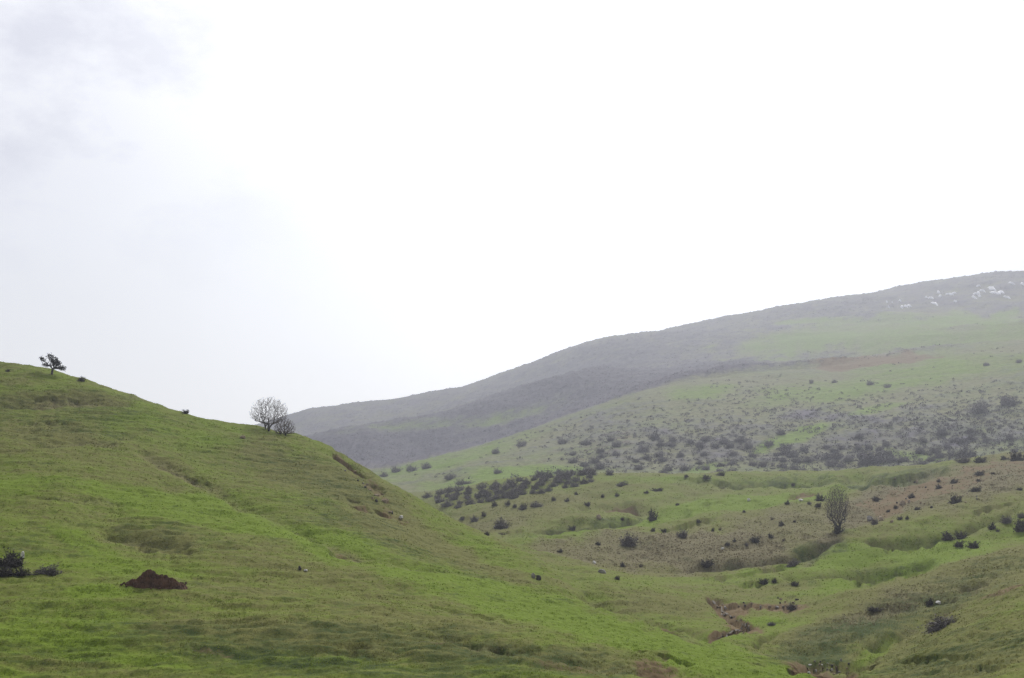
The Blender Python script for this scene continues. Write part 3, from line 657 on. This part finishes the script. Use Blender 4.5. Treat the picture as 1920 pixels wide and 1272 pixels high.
def lumps(points, r, ntri, size=.34):
    """many small twiggy domes in one mesh: (x, y, z, width, height)"""
    n = len(points); P = np.array(points)
    d = r.normal(size=(n, ntri, 3)); d[..., 2] = np.abs(d[..., 2]); d /= np.linalg.norm(d, axis=2, keepdims=True)
    c = d * r.uniform(.45, 1, (n, ntri, 1)) * np.stack([P[:, 3] * .5, P[:, 3] * .5, P[:, 4] * .9], -1)[:, None, :] + P[:, None, :3]
    u = r.normal(size=(n, ntri, 3)); v = r.normal(size=(n, ntri, 3))
    u /= np.linalg.norm(u, axis=2, keepdims=True); v /= np.linalg.norm(v, axis=2, keepdims=True)
    s_ = (P[:, 4] * size)[:, None, None] * r.uniform(.6, 1.2, (n, ntri, 1))
    return np.stack([c - u * s_, c + u * s_, c + v * s_ * 1.3], 2).reshape(-1, 3)
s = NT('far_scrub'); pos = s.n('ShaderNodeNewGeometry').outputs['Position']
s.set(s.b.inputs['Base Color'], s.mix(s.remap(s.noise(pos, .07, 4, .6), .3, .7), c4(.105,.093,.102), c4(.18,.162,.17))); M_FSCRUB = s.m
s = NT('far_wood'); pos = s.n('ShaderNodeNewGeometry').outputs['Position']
s.set(s.b.inputs['Base Color'], s.mix(s.remap(s.noise(pos, .05, 4, .6), .3, .7), c4(.125,.115,.135), c4(.20,.186,.21))); M_FWOOD = s.m  # wood tone lightened in place of thicker haze
P = []
for px, py, q in rest:
    x, y, z = hit(px, py, 13.0, 15.6); k = rng.uniform(.7, 1.3)
    P.append((x, y, z - .1, (.9 + 1.2 * q) * k, (.5 + .6 * q) * k))
o = tri_mesh('shrubland', lumps(P, rng, 26, .22), M_FSCRUB); tag(o, 'low grey-purple scrub covering the far valley slope', 'scrub', kind='stuff')
P = []
for _ in range(24000):
    px = rng.uniform(540, 1935); py = rng.uniform(505, 885)
    j = int(np.interp(px, pxs, np.arange(nc))); x, y, z = hit(px, py, 15.3, 19.2)
    i = int(np.searchsorted(Yv[:, j], y)); i = min(i, nr - 1)
    if y < 640 or abs(GPY[i, j] - py) > 5 or abs(TOP[i, j] - GPY[i, j]) > 2 or rng.random() > (scrub[i, j] - .1) * 1.2 or py < float(np.min(GPY[:, j])) + 5 or (px > 1640 and 525 < py < 588 and rng.random() < .8): continue
    k = rng.uniform(.6, 1.5); P.append((x, y, z - .2, 3.0 * k, .85 * k))
o = tri_mesh('woodland', lumps(P, rng, 20, .26), M_FWOOD); tag(o, 'leafless grey woodland on the far ridges', 'woodland', kind='stuff')

# ------------------------------------------------------------------ trees
def tube(V_, F_, p, q, r0, r1, sides=4):
    ax = q - p; L = np.linalg.norm(ax)
    if L < 1e-6: return
    ax = ax / L; a = np.cross(ax, (0, 0, 1.0) if abs(ax[2]) < .9 else (1.0, 0, 0)); a /= np.linalg.norm(a); b = np.cross(ax, a)
    n = len(V_)
    for c, r_ in ((p, r0), (q, r1)):
        for k in range(sides):
            t_ = 2 * math.pi * k / sides; V_.append(c + (a * math.cos(t_) + b * math.sin(t_)) * r_)
    for k in range(sides): F_.append((n + k, n + (k+1) % sides, n + sides + (k+1) % sides, n + sides + k))
    F_.append(tuple(n + sides + k for k in range(sides)))
def grow(tips, roots, seed, climb=.35, seglen=.25, wig=.12, up=.5, fan=0.0):
    """joins every tip to the nearest part of the tree already grown; radii follow the number of tips carried"""
    r = np.random.default_rng(seed)
    nodes = [np.array(p, float) for p in roots]; par = [-1] * len(roots); plen = [0.0] * len(roots)
    order = np.argsort([min(np.linalg.norm(np.array(t_) - np.array(p)) for p in roots) for t_ in tips])
    for k in order:
        t_ = np.array(tips[k]); A = np.array(nodes); dist = np.linalg.norm(A - t_, axis=1)
        cost = dist + climb * np.array(plen) + 2.0 * np.maximum(0, A[:, 2] - t_[2] + .15 * dist)
        if fan:
            base = np.mean(np.array(roots), 0); ax = (t_ - base) / np.linalg.norm(t_ - base); rel_ = A - base
            cost = cost + fan * np.linalg.norm(np.cross(rel_, ax), axis=1)
        c = int(np.argmin(cost)); L = dist[c]; n = max(1, int(L / seglen)); p0 = nodes[c]; prev = c
        bend = r.normal(size=3) * wig * L
        for m in range(1, n + 1):
            f = m / n; q = p0 * (1 - f) + t_ * f + bend * math.sin(math.pi * f) - np.array([0, 0, up * .25 * L * math.sin(math.pi * f)])
            nodes.append(q); par.append(prev); plen.append(plen[prev] + L / n); prev = len(nodes) - 1
    cnt = np.zeros(len(nodes)); has = set(par)
    for i in range(len(nodes) - 1, -1, -1):
        if i not in has: cnt[i] = 1
        if par[i] >= 0: cnt[par[i]] += cnt[i]
    return nodes, par, cnt
def tree(name, label, cat, group, loc, tips, roots, seed, rtwig, cut, mats, power=.42, extra=None, **kw):
    nodes, par, cnt = grow(tips, roots, seed, **kw)
    root = empty(name, loc); tag(root, label, cat, group)
    tv, tf, cv, cf = [], [], [], []
    for i, p in enumerate(par):
        if p < 0: continue
        r1 = rtwig * cnt[i] ** power; r0 = min(rtwig * cnt[p] ** power, r1 * 1.6)
        if cnt[i] >= cut: tube(tv, tf, nodes[p], nodes[i], r0, r1, 6)
        else: tube(cv, cf, nodes[p], nodes[i], r0, r1, 3)
    if tv: mesh_obj('trunk', tv, tf, mats[0], root, smooth=True)
    cr = mesh_obj('crown', cv, cf, mats[1], root, smooth=False)
    return root, cr, nodes
def dome_tips(n, c, rad, r, shell=.35, zmin=None):
    out_ = []
    while len(out_) < n:
        d = r.normal(size=3); d /= np.linalg.norm(d); p = np.array(c) + d * (r.uniform(shell ** 3, 1) ** (1/3)) * np.array(rad)
        if zmin is None or p[2] > zmin: out_.append(p)
    return out_
# bare round tree on the left skyline, dark multi-stemmed shrub beside it
x, y, z = hit(503, 809, 0, 7); U = y / F
r = np.random.default_rng(3)
tips = [p for p in dome_tips(2300, (1*U, 0, 33*U), (38*U, 30*U, 33*U), r, .35, 13*U) if p[2] > 10*U + .4*abs(p[0])]
roots = [(1*U, 0, -2*U), (-2*U, .1, -2*U), (4*U, .1, -3*U), (-9*U, .2, -2*U), (6*U, -.1, -3*U)]
tree('bare_tree', 'round-crowned leafless grey tree with several stems on the left skyline', 'tree', 'trees on the left skyline', (x, y, z), tips, roots, 5, .0080, 45, (M_BARK, M_TWIG), climb=.02, seglen=.3, up=.12, wig=.05, fan=1.3)
x, y, z = hit(531, 815, 0, 7); U = y / F
tips = dome_tips(1000, (2*U, 0, 10*U), (22*U, 18*U, 22*U), r, .3, 1*U)
tree('bare_shrub', 'low brown leafless shrub at the right foot of the round bare skyline tree', 'shrub', 'trees on the left skyline', (x, y, z), tips, [(-5*U, 0, -2*U), (0, .1, -2*U), (5*U, -.1, -3*U)], 6, .0095, 40, (M_BARK, M_BROWN), climb=.1, seglen=.2, up=.1, fan=.8)
# windswept tree
x, y, z = hit(97, 702, 0, 7); U = y / F
tips = []
for (cx_, cz_, rx_, rz_, n) in ((-12,18,7,5,60),(-18,27,5,3.5,30),(-21,31,3,2.5,14),(-5,33,7,5,60),(2,27,8,6,70),(9,22,9,5.5,70),(13,13,11,3.5,70),(20,11,6,3,40),(3,18,8,4,40)):
    tips += dome_tips(n, (cx_*U, 0, cz_*U), (rx_*U, rx_*.9*U, rz_*U), r, .0)
root, cr, nodes = tree('windswept_tree', 'small dark windswept tree leaning on the upper left skyline', 'tree', 'trees on the left skyline', (x, y, z), tips, [(0, 0, -2*U), (0, 0, 3*U), (.5*U, 0, 7*U), (1*U, 0, 10*U)], 8, .012, 60, (M_BARK, M_OLIVE), climb=.3, seglen=.18)
# join the short trunk
tv, tf = [], []
for a_, b_, ra, rb in (((0,0,-3),(0,0,4),2.6,2.1),((0,0,4),(1,0,10),2.1,1.9),((1,0,10),(-6,0,17),1.3,.9),((1,0,10),(8,0,16),1.4,.9)):
    tube(tv, tf, np.array(a_, float)*U, np.array(b_, float)*U, ra*U, rb*U, 7)
for c in root.children:
    if c.name.startswith('trunk'): bpy.data.objects.remove(c)
mesh_obj('trunk', tv, tf, M_BARK, root, smooth=True)
tp = np.array(tips); k = r.integers(0, len(tp), 1500); q = tp[k] + r.normal(size=(1500, 3)) * .06
lv = strips(q, q + r.normal(size=(1500, 3)) * .075, np.full(1500, .04), r)
mesh_obj('foliage', lv, np.arange(len(lv)).reshape(-1, 3), M_OLIVE, root)
# oval bare tree in the valley
x, y, z = hit(1571, 996, 9, 12); U = y / F
tips = dome_tips(2300, (0, 0, 47*U), (24*U, 20*U, 39*U), r, .25, 14*U)
tree('oval_tree', 'tall oval leafless grey tree standing alone on the valley slope', 'tree', None, (x, y, z), tips, [(-1.5*U, 0, -2*U), (2*U, .2, -2*U), (0, -.1, -2*U), (-4*U, .1, -2*U), (4*U, 0, -2*U)], 9, .0115, 70, (M_BARK, M_TWIG), climb=.05, seglen=.3, up=.2, wig=.09, fan=.45)
shrub(1572, 1000, 22, 20, 'd', 'dark bush wrapped round the foot of the oval bare tree', tmin=9, tmax=12)
for (px, py, w_, h_, lab) in ((1640,868,60,34,'far faint grey tree-like shrub clump on the scrub slope above the bench, middle'),(1810,860,40,38,'tall grey leafless shrub behind the bench skyline at right'),(1838,775,36,30,'tall grey shrub standing above the scrub near the right edge'),(1890,760,40,26,'broad grey shrub high on the scrub slope at the right edge')):
    shrub(px, py, w_, h_, 'f', lab, 'tall shrubs on the scrub slope', tmin=12.9, tmax=15.6)

# ------------------------------------------------------------------ stones
import bmesh
def rock_mesh(seed):
    bm = bmesh.new(); bmesh.ops.create_icosphere(bm, subdivisions=3, radius=.5)
    r_ = np.random.default_rng(seed); ph = r_.uniform(0, 6, 9)
    cuts = [(Vector(r_.normal(size=3)).normalized(), r_.uniform(.26, .42)) for _ in range(9)]
    for v in bm.verts:
        c = v.co
        for nrm, d_ in cuts:
            e = c.dot(nrm) - d_
            if e > 0: c -= nrm * e
        c *= 1 + .07 * math.sin(7 * c.x + ph[0]) + .07 * math.sin(8 * c.y + ph[1]) + .05 * math.sin(13 * c.z + ph[2])
        v.co = c
    me = bpy.data.meshes.new('rock'); bm.to_mesh(me); bm.free(); return me
from mathutils import Vector
ROCKS = {}
for key, mat in (('w', M_WHITE), ('g', M_STONE), ('t', M_TAN), ('k', M_DSTONE)):
    ROCKS[key] = []
    for v in range(4):
        me = rock_mesh(300 + v); me.materials.append(mat); ROCKS[key].append(me)
nrk = [0]
def rock(px, py, w_, h_, key, label, group=None, name='rock', cat='rock', lift=.3, **kw):
    x, y, z = hit(px, py, **kw); U = y / F
    o = bpy.data.objects.new(name, ROCKS[key][nrk[0] % 4]); COL.objects.link(o); nrk[0] += 1
    o.scale = (w_ * U * 1.2, w_ * U * 1.0, h_ * U * 1.5); o.location = (x, y, z + lift * h_ * U); o.rotation_euler = (0, 0, nrk[0] * 1.3)
    return tag(o, label, cat, group)
for a_ in [(752,972,10,5,'w','flat pale stone lying below the slumped turf on the left hill'),(720,941,14,4,'t','thin tan stone under the dark slump on the left hill'),
    (706,930,10,4,'t','small tan stone at the upper slump on the left hill'),
    (1001,1083,10,8,'g','light grey rock, left one of the two rocks on the left hill\'s right flank'),(1009,1087,9,8,'k','dark rock, right one of the two rocks on the left hill\'s right flank'),
    (562,1068,7,6,'k','small dark stone in the grass of the middle left hill'),(573,1071,6,4,'w','small whitish stone beside the dark stone in the middle left hill'),
    (1114,1058,8,6,'w','bright white stone at the left foot of the brown slope'),(1130,1075,15,7,'g','flat grey rock at the lower edge of the brown slope'),
    (1123,973,11,7,'t','pale tan rock on the green strip left of the red earth patch'),(1692,947,11,10,'t','pale orange boulder in the orange earth slope'),
    (1630,977,12,9,'g','light grey rock at the lower left end of the orange earth slope'),(1652,977,14,8,'t','pale tan rock beside the grey one at the orange slope\'s lower end'),
    (1404,939,6,4,'w','small white stone on the bench, left of the oval tree'),(1502,939,8,4,'w','small white stone below the orange scrape by the oval tree'),
    (1758,1132,11,5,'w','pale stone in the grass of the near right bank'),(455,822,9,5,'t','small pale stone just below the skyline left of the bare tree'),
    (32,1078,10,5,'g','small grey stone at the foot of the left edge bushes'),(1355,1030,5,4,'w','tiny white stone on the lower brown slope'),(1672,980,8,5,'t','small tan stone at the lowest end of the orange earth slope')]:
    rock(*a_, group='rocks scattered on the slopes')
xw, yw, zw = hit(18, 1062)
o = rock(41, 1049, 9, 11, 'w', 'bright white stone at the top right of the big dark shrub on the left', 'rocks scattered on the slopes', lift=.6)
for k in range(24):
    a_ = STREAM_A[1 + k % 7]; 
    rock(a_[0] + rng.uniform(-11, 11), a_[1] + rng.uniform(-4, 5), rng.uniform(2.5, 6), rng.uniform(2, 4), 'wtgkt'[k % 5], 'small stone lying in the upper bend of the valley stream', 'stones in the upper stream bed', name='stone', cat='stone', tmin=6.4, tmax=8.8)
for k in range(24):
    rock(rng.uniform(1515, 1592), rng.uniform(1240, 1272), rng.uniform(3, 6), rng.uniform(2, 4.5), 'twgkt'[k % 5], 'small stone in the stream bed at the bottom edge', 'stones in the lower stream bed', name='stone', cat='stone', tmin=4, tmax=8)
for k in range(26):
    rock(rng.uniform(1660, 1850), rng.uniform(895, 955), rng.uniform(2.5, 6), rng.uniform(2, 4), 'ttgtk'[k % 5], 'small stone strewn over the orange earth slope', 'stones on the orange slope', name='stone', cat='stone', tmin=10.2, tmax=12)
for k in range(14):
    rock(rng.uniform(1385, 1495), rng.uniform(1122, 1145), rng.uniform(3, 7), rng.uniform(2, 4), 'tgktk'[k % 5], 'small stone on the brown bank above the stream', 'stones on the stream bank', name='stone', cat='stone', tmin=6.8, tmax=9)

for k in range(14):
    q = rng.random(); rock(650 + 90 * q + rng.uniform(-14, 14), 880 + 85 * q + rng.uniform(-8, 8), rng.uniform(3, 7), rng.uniform(2, 4), 'ktgt'[k % 4], 'small stone on the eroded right shoulder of the left hill', 'stones on the eroded shoulder', name='stone', cat='stone', tmax=6.6)

# ------------------------------------------------------------------ mound of dug earth
x0, y0, z0 = hit(292, 1095); U = y0 / F
nu, nv = 110, 80
vs_, fs_ = [], []
gu = np.linspace(-66, 66, nu); gv = np.linspace(-34, 34, nv)
G1, G2 = np.meshgrid(gu, gv, indexing='ij')
hgt = np.maximum.reduce([36 - np.hypot((G1 + 12) / .98, G2 * 1.5), 27 - np.hypot((G1 - 12) / 1.25, (G2 + 3) * 1.3), 19 - np.hypot((G1 - 32) / 1.5, (G2 + 6) * 1.1), 12 - np.hypot((G1 + 42) / 1.4, G2 * .9), 14 - np.hypot((G1 - 8) / 2.6, (G2 + 10) * .9)])
hgt = hgt + 3.2 * fbm(G1 / 9, G2 / 9, 71, 4, .6) * sstep(-4, 8, hgt) + 3.4 * np.abs(fbm(G1 / 3.5, G2 / 3.5, 72, 2)) * sstep(-2, 5, hgt)
hgt = np.maximum(hgt, -3)
for i in range(nu):
    for j in range(nv):
        xx = x0 + G1[i, j] * U; yy = y0 + G2[i, j] * U
        vs_.append((xx - x0, yy - y0, gz(xx, yy) + hgt[i, j] * U * .74 - z0))
for i in range(nu - 1):
    for j in range(nv - 1): fs_.append((i*nv + j, (i+1)*nv + j, (i+1)*nv + j + 1, i*nv + j + 1))
o = mesh_obj('earth_mound', vs_, fs_, M_EARTH); o.location = (x0, y0, z0)
tag(o, 'pile of dark reddish dug earth on the green left hill', 'earth mound')
for k in range(30):
    an = rng.uniform(0, 6.28); rr = rng.uniform(.85, 1.2)
    px = 292 + 56 * rr * math.cos(an); py = 1096 + 9 * rr * abs(math.sin(an)) * (1 if math.sin(an) > 0 else -.3)
    o = rock(px, py, rng.uniform(3, 6), rng.uniform(2, 4), 'k', 'small clod of dark earth at the foot of the dug earth pile', 'clods round the earth mound', name='clod', cat='clod')
    o.material_slots[0].link = 'OBJECT'; o.material_slots[0].material = M_EARTH

# ------------------------------------------------------------------ snow left on the far ridge
for k, (zx, zy) in enumerate([(1440,205),(1450,228),(1490,218),(1530,212),(1420,272),(1535,260),(1255,285),(1235,290),(1275,283),(1665,172),(1740,180),(1755,210),(1795,205),(1665,210),(1672,228),(1650,216),(1855,158),(1828,237),(1915,160),(1370,235),(1150,262),(1160,292),(1225,255),(1400,240),(1180,265),(1640,235),(1780,212),(1510,218),(1745,190),(1690,200)]):
    px, py = zx / 3 + 1280, zy / 3 + 480
    x, y, z = hit(px, py, 17.4, 19.2)
    faint = zx < 1230 or zx == 1370
    a_ = rng.uniform(1.3, 3.0) * (.5 if faint else 1) * (1.25 if zx == 1755 else 1) * y / F; b_ = rng.uniform(3.5, 7.5) * (.6 if faint else 1)
    vv = [(0, 0, 0)]; n = 14
    for ring in (.5, 1):
        for m in range(n):
            t_ = 2 * math.pi * m / n; rr = ring * (1 + .35 * math.sin(2*t_ + k) + .25 * math.sin(3 * t_ + 2*k))
            vv.append((a_ * rr * math.cos(t_), b_ * rr * math.sin(t_), 0))
    vv = [(p, q, gz(x + p, y + q) - z + (1.5 if i == 0 else 1.3 if i <= n else -.3)) for i, (p, q, _) in enumerate(vv)]
    ff = [(0, 1 + m, 1 + (m+1) % n) for m in range(n)] + [(1 + m, 1 + n + m, 1 + n + (m+1) % n, 1 + (m+1) % n) for m in range(n)]
    o = mesh_obj('snow_patch', vv, ff, M_SNOW, smooth=True); o.location = (x, y, z)
    tag(o, 'small white snow patch on the grey far ridge at upper right', 'snow', 'snow patches on the far ridge')

# ------------------------------------------------------------------ the stream
vv, ff = [], []
for path, wd, kw in ((STREAM_A, .10, dict(tmin=6.4, tmax=8.8)), (STREAM_B[:-1], .09, dict(tmin=3, tmax=8))):
    P = [np.array(hit(px, py, **kw)) for px, py in path]
    fine = []
    for a_, b_ in zip(P, P[1:]):
        for f in np.linspace(0, 1, 6, endpoint=False): fine.append(a_ * (1 - f) + b_ * f)
    fine.append(P[-1]); st = len(vv)
    for i, p in enumerate(fine):
        d = fine[min(i+1, len(fine)-1)] - fine[max(i-1, 0)]; nrm = np.array([-d[1], d[0]]); nrm /= np.linalg.norm(nrm) + 1e-9
        ww = wd * (1 + .5 * math.sin(i * 1.7)); zz = gz(p[0], p[1]) + .0
        for sgn in (-1, 1): vv.append((p[0] + sgn * ww * nrm[0], p[1] + sgn * ww * nrm[1], zz))
    for i in range(len(fine) - 1): q = st + 2 * i; ff.append((q, q+1, q+3, q+2))
o = mesh_obj('stream', vv, ff, M_WATER, smooth=True); o['kind'] = 'structure'

# ------------------------------------------------------------------ grass
dy_ = np.zeros_like(GPY); dy_[:-1] = np.maximum(TOP[:-1] - TOP[1:], 0)
wgt = dy_ * np.gradient(pxs)[None, :] * ((T2 > 1.9) & (T2 < 12.3)) * ((PX2 > -110) & (PX2 < 2030)) * (GPY < 1330) * (1 - soil * .95)
wgt[GPY > TOP + .5] = 0
wgt = wgt * (.30 + np.clip(scrub * .8 + .5 * n_mid, 0, 1))
NG = 60000
pr = wgt.ravel() / wgt.sum(); idx = np.searchsorted(np.cumsum(pr), rng.random(NG)); idx = np.minimum(idx, pr.size - 1)
ii, jj = idx // nc, idx % nc
ii2 = np.minimum(ii + 1, nr - 1); jj2 = np.minimum(jj + 1, nc - 1)
fu, fv = rng.random(NG), rng.random(NG)
def bl(A): return (A[ii, jj] * (1-fu) + A[ii2, jj] * fu) * (1-fv) + (A[ii, jj2] * (1-fu) + A[ii2, jj2] * fu) * fv
gx, gy, gzv = bl(Xv), bl(Yv), bl(Zg)
glu, gsc = bl(lush), bl(scrub)
tall = np.clip(.5 + .3 * gsc + .4 * fbm(gx / 3, gy / 3, 81, 2), .3, 1.6) * rng.uniform(.6, 1.25, NG) * (.75 + gy / 160)
vb = []
for b in range(3):
    az = rng.uniform(0, 2*math.pi, NG); ln = rng.uniform(.2, 1.0, NG); h = .07 * tall * rng.uniform(.7, 1.1, NG)
    wd = .030 * (gy / 70) * rng.uniform(.7, 1.3, NG)
    sx, sy = -np.sin(az) * wd, np.cos(az) * wd
    ox, oy = rng.normal(0, .05, NG), rng.normal(0, .05, NG)
    p = np.stack([gx + ox, gy + oy, gzv - .02], -1)
    tipv = np.stack([gx + ox + np.cos(az) * ln * h, gy + oy + np.sin(az) * ln * h, gzv + h], -1)
    e = np.stack([sx, sy, 0 * sx], -1)
    vb += [p - e, p + e, tipv]
gvv = np.stack(vb, 1).reshape(-1, 3)
s = NT('grass_blades'); a = attr(s, 'blade'); sep = s.n('ShaderNodeSeparateColor'); s.set(sep.inputs[0], a.outputs['Color'])
col = s.mix(sep.outputs[0], c4(.20,.205,.062), c4(.19,.275,.030)); col = s.mix(sep.outputs[1], col, c4(.21,.175,.105))
col = s.mix(1.0, col, s.mix(sep.outputs[2], c4(.8,.8,.8), c4(1.15,1.15,1.15)), 'MULTIPLY')
s.set(s.b.inputs['Base Color'], col)
tr = s.n('ShaderNodeBsdfTranslucent'); s.set(tr.inputs[0], col); mxs = s.n('ShaderNodeMixShader'); mxs.inputs[0].default_value = .35
s.t.links.new(s.b.outputs[0], mxs.inputs[1]); s.t.links.new(tr.outputs[0], mxs.inputs[2])
s.t.links.new(mxs.outputs[0], s.t.nodes['Material Output'].inputs['Surface'])
g = mesh_obj('grass', gvv, np.arange(len(gvv)).reshape(-1, 3), s.m)
gc = np.stack([np.clip((glu + rng.normal(0, .16, NG) - .12) / .76, 0, 1), np.clip((gsc + rng.normal(0, .15, NG) - .2) / .75, 0, 1), rng.random(NG), np.ones(NG)], -1)
at = g.data.attributes.new('blade', 'FLOAT_COLOR', 'POINT'); at.data.foreach_set('color', np.repeat(gc, 9, axis=0).astype(np.float32).ravel())
tag(g, 'short tufted spring grass over the near slopes', 'grass', kind='stuff')


# ------------------------------------------------------------------ air
ZTOP = float(max(Zg.max() + 12, 60)); ZBOT = float(Zg.min() - 1)
xm = float(np.abs(Xv).max()) + 30; ym = float(Yv.max()) + 40
hz = [(x, y, z) for z in (ZBOT, ZTOP) for (x, y) in ((-xm, -60), (xm, -60), (xm, ym), (-xm, ym))]
haze = mesh_obj('haze', hz, [(3,2,1,0),(4,5,6,7),(0,1,5,4),(1,2,6,5),(2,3,7,6),(3,0,4,7)])
hm = bpy.data.materials.new('haze'); hm.use_nodes = True; t = hm.node_tree; t.nodes.clear()
out = t.nodes.new('ShaderNodeOutputMaterial'); pv = t.nodes.new('ShaderNodeVolumePrincipled')
pv.inputs['Color'].default_value = (.83, .885, 1.0, 1); pv.inputs['Density'].default_value = .0005; pv.inputs['Anisotropy'].default_value = .5
t.links.new(pv.outputs[0], out.inputs['Volume']); haze.data.materials.append(hm); haze['kind'] = 'stuff'

# ------------------------------------------------------------------ camera
cam_d = bpy.data.cameras.new('camera'); cam = bpy.data.objects.new('camera', cam_d); COL.objects.link(cam)
cam_d.sensor_width = 36; cam_d.lens = 36 * F / 1920; cam_d.clip_start = .5; cam_d.clip_end = 9000
cam.location = (0, 0, 0); cam.rotation_euler = (math.pi / 2 + PITCH, 0, 0)
sc.camera = cam

# ------------------------------------------------------------------ daylight: veiled sun high behind the hills
SUN_EL, SUN_AZ = math.radians(40), math.radians(16)      # azimuth to the right of the view
sd = (math.sin(SUN_AZ) * math.cos(SUN_EL), math.cos(SUN_AZ) * math.cos(SUN_EL), math.sin(SUN_EL))
sun_d = bpy.data.lights.new('sun', 'SUN'); sun = bpy.data.objects.new('sun', sun_d); COL.objects.link(sun)
from mathutils import Vector
sun.rotation_euler = Vector(sd).to_track_quat('Z', 'Y').to_euler()
sun_d.energy = 3.4; sun_d.angle = math.radians(10); sun_d.color = (1, .96, .9)

w = bpy.data.worlds.new('World'); sc.world = w; w.use_nodes = True; t = w.node_tree; t.nodes.clear()
s = NT.__new__(NT); s.t = t
out = s.n('ShaderNodeOutputWorld')
sky = s.n('ShaderNodeTexSky'); sky.sky_type = 'NISHITA'; sky.sun_disc = False; sky.sun_elevation = SUN_EL; sky.sun_rotation = SUN_AZ
bg1 = s.n('ShaderNodeBackground'); s.set(bg1.inputs[0], sky.outputs[0]); bg1.inputs[1].default_value = .1
gen = s.n('ShaderNodeTexCoord').outputs['Generated']
def dirv(px, py):
    x, z = ray(px, py); v = Vector((x, 1, z)); v.normalize(); return v
dt = s.n('ShaderNodeVectorMath', operation='DOT_PRODUCT'); s.set(dt.inputs[0], gen); dt.inputs[1].default_value = dirv(1180, 130)
ang = s.math('ARCCOSINE', s.math('MINIMUM', dt.outputs['Value'], .99999))
mp = s.n('ShaderNodeMapping'); s.set(mp.inputs[0], gen); mp.inputs['Scale'].default_value = (1, .5, 1.6)
nz = s.noise(mp.outputs[0], 9.0, 6, .6); nz2 = s.noise(mp.outputs[0], 3.0, 3, .5)
veil = s.n('ShaderNodeMapRange', interpolation_type='SMOOTHSTEP'); s.set(veil.inputs[0], s.math('ADD', ang, s.remap(nz2, .3, .7, -.03, .03)))
for i, q in enumerate((.15, .47, 1.5, 1.03)): veil.inputs[i+1].default_value = q
dim = s.n('ShaderNodeMapRange', interpolation_type='SMOOTHSTEP'); s.set(dim.inputs[0], ang)      # sky darkened out of view to make the light more directional
for i, q in enumerate((.55, 1.15, 1.0, .42)): dim.inputs[i+1].default_value = q
# broken cloud low relief where the deck thins, away from the sun
cmask = s.math('MULTIPLY', s.remap(ang, .17, .34), s.remap(s.n('ShaderNodeSeparateXYZ', Vector=gen).outputs[2], .10, .24)); cl = s.math('MULTIPLY', s.remap(nz, .42, .60, 0, .25), cmask)
sepd = s.n('ShaderNodeSeparateXYZ'); s.set(sepd.inputs[0], gen)
low = s.remap(sepd.outputs[2], .0, .20, .34, 0.0)                      # brightness added low down to offset the haze in front
rad = s.math('MULTIPLY', s.math('ADD', s.math('SUBTRACT', veil.outputs[0], cl), low), dim.outputs[0])
tint = s.mix(s.remap(rad, .8, 1.15), c4(.955, .955, 1.05), c4(1, 1, 1.0))
vm = s.n('ShaderNodeVectorMath', operation='SCALE'); s.set(vm.inputs[0], tint); s.set(vm.inputs['Scale'], rad)
bg2 = s.n('ShaderNodeBackground'); s.set(bg2.inputs[0], vm.outputs[0]); bg2.inputs[1].default_value = 1.0
mx = s.n('ShaderNodeMixShader'); mx.inputs[0].default_value = .93
t.links.new(bg1.outputs[0], mx.inputs[1]); t.links.new(bg2.outputs[0], mx.inputs[2]); t.links.new(mx.outputs[0], out.inputs[0])

vs = sc.view_settings; sc.display_settings.display_device = 'sRGB'
vs.view_transform = 'Standard'; vs.look = 'None'; vs.exposure = 0.05; vs.gamma = 1.0
sc.render.engine = 'CYCLES'; cy = sc.cycles
cy.use_denoising = True; cy.denoising_prefilter = 'NONE'; cy.max_bounces = 5; cy.diffuse_bounces = 2; cy.glossy_bounces = 2; cy.transmission_bounces = 2; cy.volume_bounces = 0
cy.transparent_max_bounces = 6; cy.use_adaptive_sampling = False
